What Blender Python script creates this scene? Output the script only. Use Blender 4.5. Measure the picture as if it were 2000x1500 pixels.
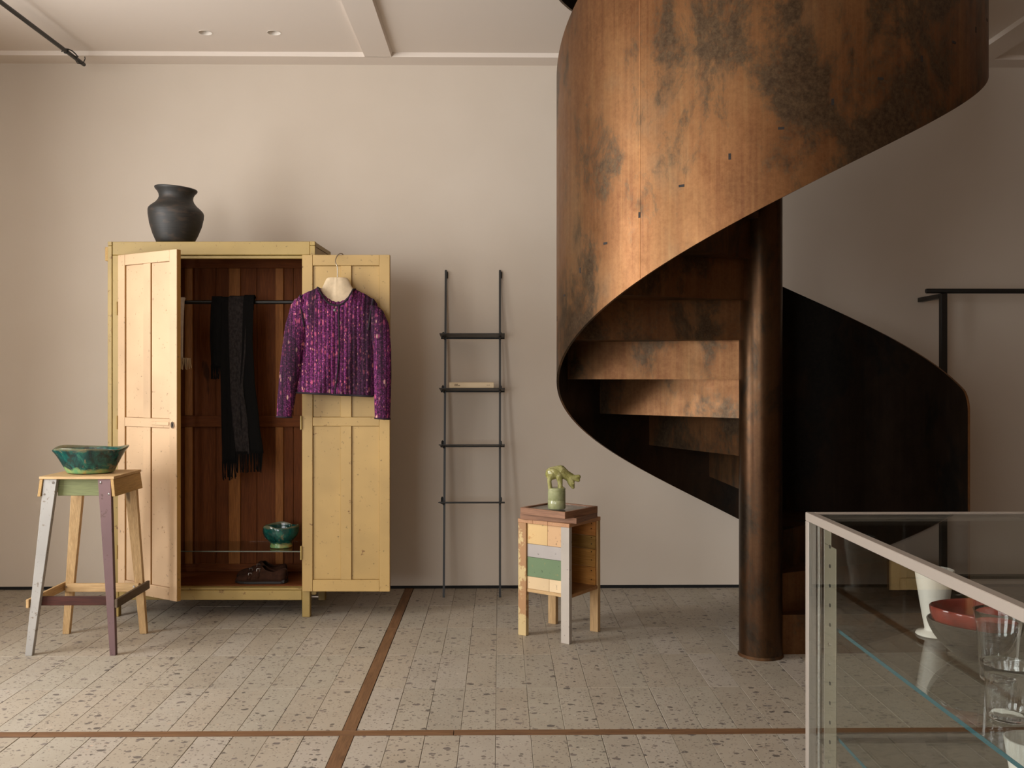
import bpy, bmesh, math, random
from math import sin, cos, pi, radians as R_, atan2, sqrt, hypot
from mathutils import Matrix, Vector, Euler
random.seed(7)
for o in list(bpy.data.objects): bpy.data.objects.remove(o)
scene = bpy.context.scene
COL = scene.collection

# ------------------------------------------------------------------ camera
cam_d = bpy.data.cameras.new('camera'); cam = bpy.data.objects.new('camera', cam_d); COL.objects.link(cam)
cam.location = (0, 0, 1.25); cam.rotation_euler = (pi/2, 0, -math.atan(24.5/1850))
cam_d.sensor_fit = 'HORIZONTAL'; cam_d.sensor_width = 36; cam_d.lens = 36*1850/2000
cam_d.shift_y = -15/2000; cam_d.clip_start = .05
scene.camera = cam
# ------------------------------------------------------------------ world, light, exposure
w = bpy.data.worlds.new('sky'); scene.world = w; w.use_nodes = True
w.node_tree.nodes['Background'].inputs[0].default_value = (.80, .88, 1, 1)
w.node_tree.nodes['Background'].inputs[1].default_value = .9
def area(name, loc, rot, sx, sy, power, col):
    l = bpy.data.lights.new(name, 'AREA'); l.shape = 'RECTANGLE'; l.size = sx; l.size_y = sy; l.energy = power; l.color = col
    o = bpy.data.objects.new(name, l); COL.objects.link(o); o.location = loc; o.rotation_euler = rot
    return o
DAY = (1, .985, .97)
area('daylight_window_1', (-3.42, 3.20, 1.715), (0, -pi/2, 0), 2.53, 1.4, 162, DAY)
area('daylight_window_2', (-3.42, -.10, 1.715), (0, -pi/2, 0), 2.53, 1.6, 165, DAY)
area('daylight_window_3', (-2.20, -3.05, 1.715), (pi/2, 0, 0), 1.8, 2.53, 115, DAY)
vs = scene.view_settings
vs.view_transform = 'Standard'; vs.look = 'None'; vs.gamma = 1; vs.exposure = -0.03; vs.use_curve_mapping = False

# ------------------------------------------------------------------ helpers
WM = {}
def reg(o, parent=None):
    COL.objects.link(o)
    M = Matrix.LocRotScale(o.location, o.rotation_euler, o.scale); WM[o.name] = M
    if parent is not None:
        o.parent = parent; o.matrix_parent_inverse = WM[parent.name].inverted()
    return o
def tag(o, label=None, cat=None, group=None, kind=None):
    if label: o['label'] = label
    if cat: o['category'] = cat
    if group: o['group'] = group
    if kind: o['kind'] = kind
    return o
def root(name, label, cat, loc, group=None):
    o = bpy.data.objects.new(name, None); o.location = loc; o.empty_display_size = .1; reg(o)
    return tag(o, label, cat, group)
def mesh(name, verts, faces, mat=None, parent=None, smooth=None, loc=(0,0,0), rot=(0,0,0), solid=0, sub=0, bev=0):
    me = bpy.data.meshes.new(name); me.from_pydata([tuple(v) for v in verts], [], [tuple(f) for f in faces]); me.validate()
    bm = bmesh.new(); bm.from_mesh(me); bmesh.ops.recalc_face_normals(bm, faces=bm.faces); bm.to_mesh(me); bm.free()
    return finish(name, me, mat, parent, smooth, loc, rot, solid, sub, bev)
def finish(name, me, mat, parent=None, smooth=None, loc=(0,0,0), rot=(0,0,0), solid=0, sub=0, bev=0):
    if smooth is not None:
        me.polygons.foreach_set('use_smooth', [True]*len(me.polygons)); me.set_sharp_from_angle(angle=R_(smooth))
    if mat: me.materials.append(mat)
    o = bpy.data.objects.new(name, me); o.location = loc; o.rotation_euler = rot
    reg(o, parent)
    if solid: m = o.modifiers.new('s', 'SOLIDIFY'); m.thickness = solid; m.offset = 0
    if bev: m = o.modifiers.new('b', 'BEVEL'); m.width = bev; m.segments = 2; m.limit_method = 'ANGLE'
    if sub: m = o.modifiers.new('u', 'SUBSURF'); m.levels = sub; m.render_levels = sub
    return o
BOXF = [(0,3,2,1),(4,5,6,7),(0,1,5,4),(1,2,6,5),(2,3,7,6),(3,0,4,7)]
def bevel_mesh(name, verts, faces, b):
    me = bpy.data.meshes.new(name); me.from_pydata([tuple(v) for v in verts], [], faces)
    bm = bmesh.new(); bm.from_mesh(me); bmesh.ops.recalc_face_normals(bm, faces=bm.faces)
    if b: bmesh.ops.bevel(bm, geom=bm.edges[:], offset=b, segments=1, affect='EDGES', clamp_overlap=True)
    bm.to_mesh(me); bm.free(); return me
def box(name, lo, hi, mat, parent=None, b=.0015, rot=(0,0,0), pivot=None):
    """axis box between two corners; origin at its centre (or pivot), optionally rotated about it"""
    lo = Vector(lo); hi = Vector(hi); c = Vector(pivot) if pivot else (lo+hi)/2
    a = lo-c; d = hi-c
    vs_ = [(a.x,a.y,a.z),(d.x,a.y,a.z),(d.x,d.y,a.z),(a.x,d.y,a.z),(a.x,a.y,d.z),(d.x,a.y,d.z),(d.x,d.y,d.z),(a.x,d.y,d.z)]
    return finish(name, bevel_mesh(name, vs_, BOXF, b), mat, parent, None, c, rot)
def hexa(name, bot, top, mat, parent=None, b=.0015):
    pts = [Vector(p) for p in bot+top]; c = sum(pts, Vector())/8
    return finish(name, bevel_mesh(name, [p-c for p in pts], BOXF, b), mat, parent, None, c)
def prism(name, poly, axis, t0, t1, mat, parent=None, b=0, smooth=None):
    """polygon extruded along axis: poly holds the other two coords in order"""
    def P(p, t):
        return {'x': (t, p[0], p[1]), 'y': (p[0], t, p[1]), 'z': (p[0], p[1], t)}[axis]
    n = len(poly); v = [P(p, t0) for p in poly]+[P(p, t1) for p in poly]
    f = [list(range(n))[::-1], list(range(n, 2*n))]+[(i, (i+1) % n, n+(i+1) % n, n+i) for i in range(n)]
    me = bevel_mesh(name, v, f, b)
    return finish(name, me, mat, parent, smooth)
def lathe_vf(prof, seg, fn=None, closed=False):
    v = []; f = []
    for (r, z) in prof:
        for i in range(seg):
            a = 2*pi*i/seg; p = (r*cos(a), r*sin(a), z)
            v.append(fn(p, a, r, z) if fn else p)
    for k in range(len(prof)-1):
        for i in range(seg):
            j = (i+1) % seg
            f.append((k*seg+i, k*seg+j, (k+1)*seg+j, (k+1)*seg+i))
    f.append([i for i in range(seg)][::-1]); k = len(prof)-1; f.append([k*seg+i for i in range(seg)])
    return v, f
def lathe(name, prof, loc, mat, parent=None, seg=48, fn=None, smooth=40, sub=0):
    v, f = lathe_vf(prof, seg, fn)
    return mesh(name, v, f, mat, parent, smooth, loc, sub=sub)
def tube_vf(pts, r, seg=10):
    pts = [Vector(p) for p in pts]; n = len(pts); rr = r if isinstance(r, (list, tuple)) else [r]*n
    v = []; f = []; up = None
    for i, p in enumerate(pts):
        t = (pts[min(i+1, n-1)]-pts[max(i-1, 0)]).normalized()
        if up is None:
            up = Vector((0, 0, 1)) if abs(t.z) < .9 else Vector((1, 0, 0))
        s = t.cross(up).normalized(); up = s.cross(t).normalized()
        for k in range(seg):
            a = 2*pi*k/seg; v.append(p+(s*cos(a)+up*sin(a))*rr[i])
    for i in range(n-1):
        for k in range(seg):
            l = (k+1) % seg; f.append((i*seg+k, i*seg+l, (i+1)*seg+l, (i+1)*seg+k))
    f.append(list(range(seg))[::-1]); f.append([(n-1)*seg+k for k in range(seg)])
    return v, f
def tube(name, pts, r, mat, parent=None, seg=10, smooth=50, sub=0):
    v, f = tube_vf(pts, r, seg); c = Vector(pts[0])
    return mesh(name, [q-c for q in v], f, mat, parent, smooth, c, sub=sub)
def tubes(name, lines, r, mat, parent=None, seg=5):
    V = []; F = []
    for L in lines:
        v, f = tube_vf(L, r, seg); n = len(V); V += v; F += [[i+n for i in q] for q in f]
    return mesh(name, V, F, mat, parent, 50)
def sheet(name, nu, nv, fn, mat, parent=None, solid=.004, sub=0, smooth=80):
    v = [fn(i/(nu-1), j/(nv-1)) for j in range(nv) for i in range(nu)]
    f = [(j*nu+i, j*nu+i+1, (j+1)*nu+i+1, (j+1)*nu+i) for j in range(nv-1) for i in range(nu-1)]
    return mesh(name, v, f, mat, parent, smooth, solid=solid, sub=sub)
def interp(t, tab):
    """smooth piecewise interpolation through (t, value) pairs"""
    if t <= tab[0][0]: return tab[0][1]
    for (a, va), (b, vb) in zip(tab, tab[1:]):
        if t <= b:
            s = (t-a)/(b-a); s = s*s*(3-2*s)*.5+s*.5
            return va+(vb-va)*s
    return tab[-1][1]
def blob(name, spheres, mat, parent, loc, voxel=.003, smooth_it=6, rot=(0,0,0)):
    """union of capsules / ellipsoids fused into one continuous surface"""
    bm = bmesh.new()
    for s in spheres:
        if len(s) == 4:                     # (p0, p1, r0, r1) tapered capsule
            p0, p1, r0, r1 = s; p0 = Vector(p0); p1 = Vector(p1)
            n = max(3, int((p1-p0).length/(min(r0, r1)*.4)))
            for k in range(n+1):
                t = k/n; bmesh.ops.create_icosphere(bm, subdivisions=2, radius=r0+(r1-r0)*t, matrix=Matrix.Translation(p0.lerp(p1, t)))
        else:                               # (centre, radii, euler)
            c, rad, eu = s
            bmesh.ops.create_icosphere(bm, subdivisions=3, radius=1, matrix=Matrix.Translation(c) @ Euler(eu).to_matrix().to_4x4() @ Matrix.Diagonal((*rad, 1)))
    me = bpy.data.meshes.new(name); bm.to_mesh(me); bm.free()
    t = bpy.data.objects.new('tmp', me); COL.objects.link(t)
    m = t.modifiers.new('r', 'REMESH'); m.mode = 'VOXEL'; m.voxel_size = voxel
    m = t.modifiers.new('s', 'SMOOTH'); m.iterations = smooth_it; m.factor = .5
    dg = bpy.context.evaluated_depsgraph_get(); dg.update()
    me2 = bpy.data.meshes.new_from_object(t.evaluated_get(dg)); bpy.data.objects.remove(t)
    return finish(name, me2, mat, parent, 80, loc, rot)

# ------------------------------------------------------------------ materials
def lin(c):
    return tuple(((v/255)/12.92 if v/255 <= .04045 else ((v/255+.055)/1.055)**2.4) for v in c)+(1,)
class M:
    def __init__(s, name, rough=.6, metal=0, spec=.5):
        s.m = bpy.data.materials.new(name); s.m.use_nodes = True; s.t = s.m.node_tree; s.b = s.t.nodes['Principled BSDF']
        s.b.inputs['Roughness'].default_value = rough; s.b.inputs['Metallic'].default_value = metal; s.b.inputs['Specular IOR Level'].default_value = spec
        s._obj = None
    def n(s, typ, **kw):
        nd = s.t.nodes.new(typ)
        for k, v in kw.items():
            setattr(nd, k, v)
        return nd
    def put(s, sock, v):
        if hasattr(v, 'is_output'): s.t.links.new(v, sock)
        elif v is not None: sock.default_value = v
    def obj(s):
        if s._obj is None: s._obj = s.n('ShaderNodeTexCoord').outputs['Object']
        return s._obj
    def pos(s): return s.n('ShaderNodeNewGeometry').outputs['Position']
    def rnd(s): return s.n('ShaderNodeObjectInfo').outputs['Random']
    def map(s, vec, scale=(1,1,1), loc=(0,0,0)):
        q = s.n('ShaderNodeMapping'); s.put(q.inputs[0], vec); q.inputs['Scale'].default_value = scale; s.put(q.inputs['Location'], loc); return q.outputs[0]
    def noise(s, vec, scale=5, detail=4, rough=.55, w=None, dist=0):
        q = s.n('ShaderNodeTexNoise'); q.noise_dimensions = '4D' if w is not None else '3D'
        s.put(q.inputs['Vector'], vec); q.inputs['Scale'].default_value = scale; q.inputs['Detail'].default_value = detail; q.inputs['Roughness'].default_value = rough; q.inputs['Distortion'].default_value = dist
        if w is not None: s.put(q.inputs['W'], w)
        return q.outputs['Fac']
    def voro(s, vec, scale, out='Distance', feature='F1', rand=1):
        q = s.n('ShaderNodeTexVoronoi'); q.feature = feature; s.put(q.inputs['Vector'], vec); q.inputs['Scale'].default_value = scale; q.inputs['Randomness'].default_value = rand; return q.outputs[out]
    def ramp(s, fac, stops, interp='LINEAR'):
        q = s.n('ShaderNodeValToRGB'); s.put(q.inputs[0], fac); q.color_ramp.interpolation = interp
        e = q.color_ramp.elements
        while len(e) > 1: e.remove(e[-1])
        e[0].position = stops[0][0]; e[0].color = stops[0][1] if len(stops[0][1]) == 4 else lin(stops[0][1])
        for p, c in stops[1:]:
            x = e.new(p); x.color = c if len(c) == 4 else lin(c)
        return q.outputs[0]
    def step(s, fac, a, b):
        return s.ramp(fac, [(a, (0,0,0,1)), (b, (1,1,1,1))])
    def math(s, op, a, b=None):
        q = s.n('ShaderNodeMath', operation=op); s.put(q.inputs[0], a)
        if b is not None: s.put(q.inputs[1], b)
        return q.outputs[0]
    def mix(s, fac, a, b, mode='MIX'):
        q = s.n('ShaderNodeMix', data_type='RGBA', blend_type=mode); s.put(q.inputs[0], fac); s.put(q.inputs[6], a); s.put(q.inputs[7], b); return q.outputs[2]
    def col(s, v): s.put(s.b.inputs['Base Color'], v); return s
    def rough(s, v): s.put(s.b.inputs['Roughness'], v); return s
    def bump(s, h, st=.3, d=.002):
        q = s.n('ShaderNodeBump'); s.put(q.inputs['Height'], h); q.inputs['Strength'].default_value = st; q.inputs['Distance'].default_value = d
        s.t.links.new(q.outputs[0], s.b.inputs['Normal']); return s
def plain(name, c, rough=.6, metal=0, spec=.5, var=.0, scale=30, bump=0):
    q = M(name, rough, metal, spec)
    if var or bump:
        n = q.noise(q.obj(), scale, 4)
        c0 = tuple(max(0, v*(1-var)) for v in c); c1 = tuple(min(255, v*(1+var)) for v in c)
        q.col(q.ramp(n, [(.3, c0), (.7, c1)]))
        if bump: q.bump(n, bump, .002)
    else: q.col(lin(c))
    return q.m
_wood = {}
def wood(key, axis='z', c0=None, c1=None, rough=.55, knots=True, spec=.35):
    k = (key, axis)
    if k in _wood: return _wood[k]
    q = M('wood_%s_%s' % (key, axis), rough, 0, spec); s = {'x': (1,9,9), 'y': (9,1,9), 'z': (9,9,1)}[axis]
    r = q.math('MULTIPLY', q.rnd(), 40.)
    v = q.map(q.obj(), s)
    n = q.noise(v, 6, 5, .6, w=r, dist=.6)
    fine = q.noise(q.map(q.obj(), tuple(4*a if a > 1 else a for a in s)), 14, 3, .6, w=r)
    base = q.ramp(n, [(.25, c0), (.5, tuple((a+b)/2 for a, b in zip(c0, c1))), (.72, c1)])
    base = q.mix(.36, base, q.ramp(fine, [(.35, tuple(a*.55 for a in c0)), (.65, c1)]))
    if knots:
        kn = q.noise(q.map(q.obj(), tuple(.5*a**.5 for a in s)), 9, 2, .5, w=q.math('ADD', r, 7.))
        base = q.mix(q.math('MULTIPLY', q.step(kn, .70, .76), .75), base, lin(tuple(a*.4 for a in c0)))
    q.col(base); q.bump(fine, .12, .001)
    _wood[k] = q.m; return q.m
def pine(axis='z'): return wood('pine', axis, (176,138,90), (212,178,130))
def paint(name, c, wear, rough=.5, amount=.62, scale=9, dirt=True):
    """old brushed paint with chips that show the wood below and faint dirt"""
    q = M(name, rough); r = q.math('MULTIPLY', q.rnd(), 30.)
    n = q.noise(q.obj(), 2.2, 3, .6, w=r); fine = q.noise(q.map(q.obj(), (30,30,3)), 4, 3, .6, w=r)
    col = q.ramp(n, [(.3, tuple(v*.90 for v in c)), (.7, tuple(min(255, v*1.04) for v in c))])
    if dirt:
        sp = q.noise(q.obj(), 60, 2, .6, w=r); col = q.mix(q.math('MULTIPLY', q.step(sp, .655, .72), .6), col, lin(tuple(v*.5 for v in c)))
    ch = q.noise(q.obj(), scale*2.4, 8, .68, w=r)
    col = q.mix(q.math('MULTIPLY', q.step(ch, amount+.03, amount+.06), .9), col, lin(wear))
    q.col(col); q.bump(fine, .10, .001); return q.m

wall_m = M('plaster_wall', .85, spec=.25); _n = wall_m.noise(wall_m.pos(), 1.2, 3); wall_m.col(wall_m.ramp(_n, [(.3, (203,190,174)), (.7, (210,198,183))]))
wall_m.bump(wall_m.noise(wall_m.pos(), 90, 3), .05, .001); wall_m = wall_m.m
ceil_m = plain('ceiling_paint', (226,214,202), .8, spec=.3)
black_m = plain('black_steel', (20,20,18), .42, 0, .5)
blackmatt_m = plain('black_gap', (10,10,10), .8)
steel_m = M('brushed_steel', .42, .45); steel_m.col(lin((172,162,152))); steel_m = steel_m.m
chrome_m = plain('chrome', (215,215,215), .15, 1)
grout_m = plain('grout', (62,54,46), .9)

def terrazzo():
    q = M('stone_tile', .48, spec=.4); p = q.pos()
    isl = q.n('ShaderNodeNewGeometry').outputs['Random Per Island']
    r = q.math('FRACT', q.math('ADD', q.rnd(), isl))
    off = q.n('ShaderNodeCombineXYZ'); q.put(off.inputs[0], q.math('MULTIPLY', r, 37.)); q.put(off.inputs[1], q.math('MULTIPLY', r, 91.))
    v = q.n('ShaderNodeVectorMath', operation='ADD'); q.put(v.inputs[0], p); q.put(v.inputs[1], off.outputs[0]); v = v.outputs[0]
    base = q.ramp(q.noise(v, 4, 5, .6), [(.3, (151, 141, 124)), (.5, (163, 154, 138)), (.75, (173, 165, 150))])
    base = q.mix(.5, base, q.ramp(r, [(0, (151, 139, 122)), (.35, (168, 154, 136)), (.6, (160, 152, 136)), (.8, (173, 162, 150)), (1, (154, 145, 130))]))
    warp = q.n('ShaderNodeVectorMath', operation='ADD'); nz = q.n('ShaderNodeTexNoise'); q.put(nz.inputs['Vector'], v); nz.inputs['Scale'].default_value = 45
    sc = q.n('ShaderNodeVectorMath', operation='SCALE'); q.put(sc.inputs[0], nz.outputs['Color']); sc.inputs['Scale'].default_value = .022
    q.put(warp.inputs[0], v); q.put(warp.inputs[1], sc.outputs[0]); wv = q.map(warp.outputs[0], (.75, 1, 1))
    for scale, thr, colr, amt in ((26, .17, (92,84,80), .85), (52, .20, (94,85,78), .8), (120, .22, (100,90,80), .75), (34, .10, (164, 139, 119), .5), (80, .16, (164, 159, 144), .45)):
        d = q.voro(wv, scale); cr = q.voro(wv, scale, 'Color')
        sep = q.n('ShaderNodeSeparateColor'); q.put(sep.inputs[0], cr)
        lim = q.math('MULTIPLY', q.math('POWER', sep.outputs[0], 1.5), thr*1.9)
        m_ = q.step(q.math('SUBTRACT', lim, d), .0, .03)
        tone = q.mix(sep.outputs[1], lin(tuple(x*.75 for x in colr)), lin(tuple(x*1.25 for x in colr)))
        base = q.mix(q.math('MULTIPLY', m_, amt), base, tone)
    q.col(base); q.rough(q.math('ADD', q.math('MULTIPLY', q.noise(v, 12, 3), .25), .36)); q.bump(q.noise(v, 120, 3), .06, .001)
    return q.m
tile_m = terrazzo()
plank_m = {a: wood('floor_oak', a, (96,66,42), (134,98,66), .6) for a in 'xy'}

REG = (.9, .6, -3.3)
def rust(name, light=1., rough=.42):
    q = M(name, rough, .80, .5); o = q.obj()
    big = q.noise(q.map(o, (1,1,.6)), 2.6, 7, .62, dist=.3)
    mid = q.noise(q.map(o, (1,1,.55)), 5.5, 9, .70, dist=.35)
    reg_ = q.noise(q.map(o, (1,1,.7), REG), 1.9, 2, .5)
    streak = q.noise(q.map(o, (11,11,.30)), 5, 5, .62)
    fine = q.noise(o, 60, 6, .72)
    S = lambda c: tuple(min(255, v*light*k) for v, k in zip(c, (.75, .83, .86)))
    base = q.ramp(big, [(.30, S((112,60,32))), (.45, S((150,86,48))), (.58, S((170,108,66))), (.72, S((158,116,84)))])
    base = q.mix(.32, base, q.ramp(streak, [(.3, S((112,62,36))), (.6, S((174,114,66))), (.75, S((196,146,92)))]))
    patch = q.math('ADD', q.math('ADD', q.math('MULTIPLY', mid, .62), q.math('MULTIPLY', fine, .20)), q.math('MULTIPLY', q.math('SUBTRACT', reg_, .5), .55))
    base = q.mix(q.math('MULTIPLY', q.step(patch, .395, .465), .9), base, q.ramp(fine, [(.35, S((50,42,33))), (.65, S((84,70,54)))]))
    base = q.mix(.22, base, q.ramp(fine, [(.3, S((72,38,22))), (.7, S((196,132,84)))]))
    q.col(base); q.rough(q.math('ADD', q.math('MULTIPLY', q.noise(o, 14, 4), .22), rough-.10)); q.bump(fine, .06, .001)
    return q.m
rust_m = rust('rusted_steel'); col_m = rust('waxed_steel_column', .66, .34); tread_m = rust('rusted_steel_tread', .9, .40); inner_m = rust('dark_inner_steel', .36, .5)  # inner_m: darker copy of the rust colours for the balustrade's inner face

def glass(name, tint=(1,1,1,1)):
    m = bpy.data.materials.new(name); m.use_nodes = True; t = m.node_tree; t.nodes.clear()
    out = t.nodes.new('ShaderNodeOutputMaterial'); mx = t.nodes.new('ShaderNodeMixShader'); tr = t.nodes.new('ShaderNodeBsdfTransparent'); gl = t.nodes.new('ShaderNodeBsdfGlossy')
    fr = t.nodes.new('ShaderNodeFresnel'); ge = t.nodes.new('ShaderNodeNewGeometry'); mr = t.nodes.new('ShaderNodeMapRange')
    mr.inputs[3].default_value = 1.52; mr.inputs[4].default_value = 1/1.52
    t.links.new(ge.outputs['Backfacing'], mr.inputs[0]); t.links.new(mr.outputs[0], fr.inputs[0])
    tr.inputs[0].default_value = tint; gl.inputs['Roughness'].default_value = 0.0
    t.links.new(fr.outputs[0], mx.inputs[0]); t.links.new(tr.outputs[0], mx.inputs[1]); t.links.new(gl.outputs[0], mx.inputs[2]); t.links.new(mx.outputs[0], out.inputs[0])
    return m
glass_m = glass('clear_glass', (.93,.95,.94,1)); tg = M('tumbler_glass', .0, 0, .5); tg.col((1, 1, 1, 1)); tg.b.inputs['Transmission Weight'].default_value = 1; tg.b.inputs['IOR'].default_value = 1.45; tumbler_m = tg.m
edge_m = plain('glass_edge', (18,82,92), .4, 0, .2)

# ------------------------------------------------------------------ room shell
YW, XL, XR, YF_, ZC, ZP = 5.59, -3.15, 4.2, -2.8, 3.084, 3.108
def shell(name, lo, hi, mat, kind='structure'): return tag(box(name, lo, hi, mat, b=0), kind=kind)
shell('wall_back', (XL-.3, YW, 0), (XR+.3, YW+.2, 3.4), wall_m)
shell('wall_right', (XR, YF_, 0), (XR+.2, YW, 3.4), plain('bounce_brown_side', (100,70,42), .7))  # unseen wall; its brown is invented to darken and warm the bounced light
def wall_with_holes(name, plane, t, a0, a1, z0, z1, holes, mat=None):
    """wall slab with rectangular window openings; plane 'x' or 'y'"""
    A = sorted({a0, a1, *[h[0] for h in holes], *[h[1] for h in holes]}); Z = sorted({z0, z1, *[h[2] for h in holes], *[h[3] for h in holes]})
    V = []; F = []
    for i in range(len(A)-1):
        for k in range(len(Z)-1):
            ca, cz = (A[i]+A[i+1])/2, (Z[k]+Z[k+1])/2
            if any(h[0] < ca < h[1] and h[2] < cz < h[3] for h in holes): continue
            lo = (t[0], A[i], Z[k]) if plane == 'x' else (A[i], t[0], Z[k]); hi = (t[1], A[i+1], Z[k+1]) if plane == 'x' else (A[i+1], t[1], Z[k+1])
            n = len(V); x0, y0, c0 = lo; x1, y1, c1 = hi
            V += [(x0,y0,c0),(x1,y0,c0),(x1,y1,c0),(x0,y1,c0),(x0,y0,c1),(x1,y0,c1),(x1,y1,c1),(x0,y1,c1)]; F += [[q+n for q in f] for f in BOXF]
    return tag(mesh(name, V, F, mat or wall_m), kind='structure')
W1 = (2.5, 3.9, .45, 2.98); W2 = (-.9, .7, .45, 2.98); W3 = (-3.1, -1.3, .45, 2.98)
wall_with_holes('wall_left', 'x', (XL-.2, XL), YF_, YW, 0, 3.4, [W1, W2])
wall_with_holes('wall_front', 'y', (YF_-.2, YF_), XL-.2, XR+.2, 0, 3.4, [W3], plain('bounce_brown_front', (150,120,88), .7))  # brown on this unseen wall is made up to warm the bounce
frame_m = plain('window_frame_paint', (70,68,62), .5)
def window(name, plane, c, h, nx, nz):
    a0, a1, z0, z1 = h; r_ = None
    def seg(nm, p, q, par):
        lo = (c-.03, p[0], p[1]) if plane == 'x' else (p[0], c-.03, p[1]); hi = (c+.03, q[0], q[1]) if plane == 'x' else (q[0], c+.03, q[1])
        return box(nm, lo, hi, frame_m, par, .002)
    r_ = tag(seg(name, (a0, z0), (a1, z0+.06), None), kind='structure')
    seg('window_frame', (a0, z1-.06), (a1, z1), r_); seg('window_frame', (a0, z0), (a0+.06, z1), r_); seg('window_frame', (a1-.06, z0), (a1, z1), r_)
    for i in range(1, nx): x = a0+(a1-a0)*i/nx; seg('glazing_bar', (x-.018, z0), (x+.018, z1), r_)
    for i in range(1, nz): z = z0+(z1-z0)*i/nz; seg('glazing_bar', (a0, z-.018), (a1, z+.018), r_)
window('window_1', 'x', XL-.12, W1, 2, 3); window('window_2', 'x', XL-.12, W2, 2, 3); window('window_3', 'y', YF_-.12, W3, 3, 3)
tag(box('shadow_gap_back', (XL, YW-.002, 0), (XR, YW, .0165), blackmatt_m, b=0), kind='structure')  # black strip painted in place of the shade in the recessed wall gap

SX, SY, SR = 1.1727, 4.2391, .9154           # staircase axis and outer radius
HOLE = .945
DL = [(-1.590, 5.142), (-1.219, 5.138)]        # downlights
def ceiling():
    bm = bmesh.new(); loops = [[(XL, YF_), (XR, YF_), (XR, YW), (XL, YW)]]
    loops.append([(SX+HOLE*cos(2*pi*i/72), SY+HOLE*sin(2*pi*i/72)) for i in range(72)])
    for x, y in DL: loops.append([(x+.036*cos(2*pi*i/20), y+.036*sin(2*pi*i/20)) for i in range(20)])
    ed = []
    for L in loops:
        v = [bm.verts.new((x, y, ZP)) for x, y in L]
        ed += [bm.edges.new((v[i], v[(i+1) % len(v)])) for i in range(len(v))]
    bmesh.ops.triangle_fill(bm, use_beauty=True, use_dissolve=False, edges=ed)
    for f in bm.faces:
        f.normal_update()
        if f.normal.z > 0: f.normal_flip()
    me = bpy.data.meshes.new('ceiling'); bm.to_mesh(me); bm.free()
    return tag(finish('ceiling', me, ceil_m), kind='structure')
ceiling_o = ceiling()
def beam(name, axis, c0, c1, t0, t1):
    ch = .010
    poly = [(c0, ZC), (c1, ZC), (c1+ch, ZP+.01), (c0-ch, ZP+.01)]
    return tag(prism(name, poly, axis, t0, t1, ceil_m), kind='structure')
beam('trim_1', 'x', 5.447, YW+.02, XL, XR)
beam('trim_2', 'y', -.773, -.620, YF_, 5.45)
beam('trim_3', 'y', 2.710, 2.863, YF_, 5.45)
beam('trim_4', 'x', 1.30, 1.45, XL, XR)
# round steel-lined opening and the dark well above it
prof = [(HOLE, ZC-.004), (HOLE+.012, ZC-.004), (HOLE+.012, 3.40), (HOLE, 3.40), (HOLE, ZC-.004)]
def ring(name, prof, loc, mat, seg=72, parent=None):
    v = []; f = []; n = len(prof)-1
    for r, z in prof[:-1]:
        v += [(r*cos(2*pi*i/seg), r*sin(2*pi*i/seg), z) for i in range(seg)]
    for k in range(n):
        for i in range(seg):
            j = (i+1) % seg; l = (k+1) % n; f.append((k*seg+i, k*seg+j, l*seg+j, l*seg+i))
    return mesh(name, v, f, mat, parent, 40, loc)
tag(ring('trim_5', prof, (SX, SY, 0), rust_m), kind='structure')
tag(ring('wall_upper', [(1.25, 3.395), (1.33, 3.395), (1.33, 6.0), (1.25, 6.0), (1.25, 3.395)], (SX, SY, 0), wall_m), kind='structure')
v_, f_ = lathe_vf([(1.33, 6.0), (1.33, 6.05)], 48); tag(mesh('ceiling_upper', v_, f_, ceil_m, loc=(SX, SY, 0)), kind='structure')
def slab_with_hole(name, z, mat):
    bm = bmesh.new(); ed = []
    for L in ([(XL-.3, YF_-.3), (XR+.3, YF_-.3), (XR+.3, YW+.3), (XL-.3, YW+.3)], [(SX+(HOLE+.012)*cos(2*pi*i/72), SY+(HOLE+.012)*sin(2*pi*i/72)) for i in range(72)]):
        v = [bm.verts.new((x, y, z)) for x, y in L]; ed += [bm.edges.new((v[i], v[(i+1) % len(v)])) for i in range(len(v))]
    bmesh.ops.triangle_fill(bm, use_beauty=True, edges=ed); me = bpy.data.meshes.new(name); bm.to_mesh(me); bm.free()
    return tag(finish(name, me, mat), kind='structure')
slab_with_hole('floor_upper', 3.398, wall_m)

# floor -----------------------------------------------------------------
floor_o = tag(box('floor', (XL-.2, YF_-.2, -.15), (XR+.2, YW+.2, -.004), grout_m, b=0), kind='structure')
PITCH = .1228; ROWS = [(2.848, 3.301), (3.349, 3.802), (3.802, 4.255), (4.255, 4.710), (4.710, 5.166), (5.166, 5.588)]
def cols():
    x = -.5045
    out = []
    while x < XR: out.append((x, min(x+PITCH, XR))); x += PITCH
    x = -.5555
    while x > XL: out.append((max(x-PITCH, XL), x)); x -= PITCH
    return sorted(out)
CO = cols()
tile_mesh = {}
def tile_me(L):
    k = round(L, 3)
    if k not in tile_mesh:
        a, b = PITCH/2, L/2; c = .0012
        V = [(-a,-b,-.004),(a,-b,-.004),(a,b,-.004),(-a,b,-.004),(-a,-b,-c),(a,-b,-c),(a,b,-c),(-a,b,-c),(-a+c,-b+c,0),(a-c,-b+c,0),(a-c,b-c,0),(-a+c,b-c,0)]
        F = [(0,1,5,4),(1,2,6,5),(2,3,7,6),(3,0,4,7),(4,5,9,8),(5,6,10,9),(6,7,11,10),(7,4,8,11),(8,9,10,11)]
        me = bpy.data.meshes.new('tile'); me.from_pydata(V, [], F); me.materials.append(tile_m); tile_mesh[k] = me
    return tile_mesh[k]
def in_view(x, y):
    d = y; return -.56*d-.1 < x < .575*d+.1
SV = []; SF = []
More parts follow.
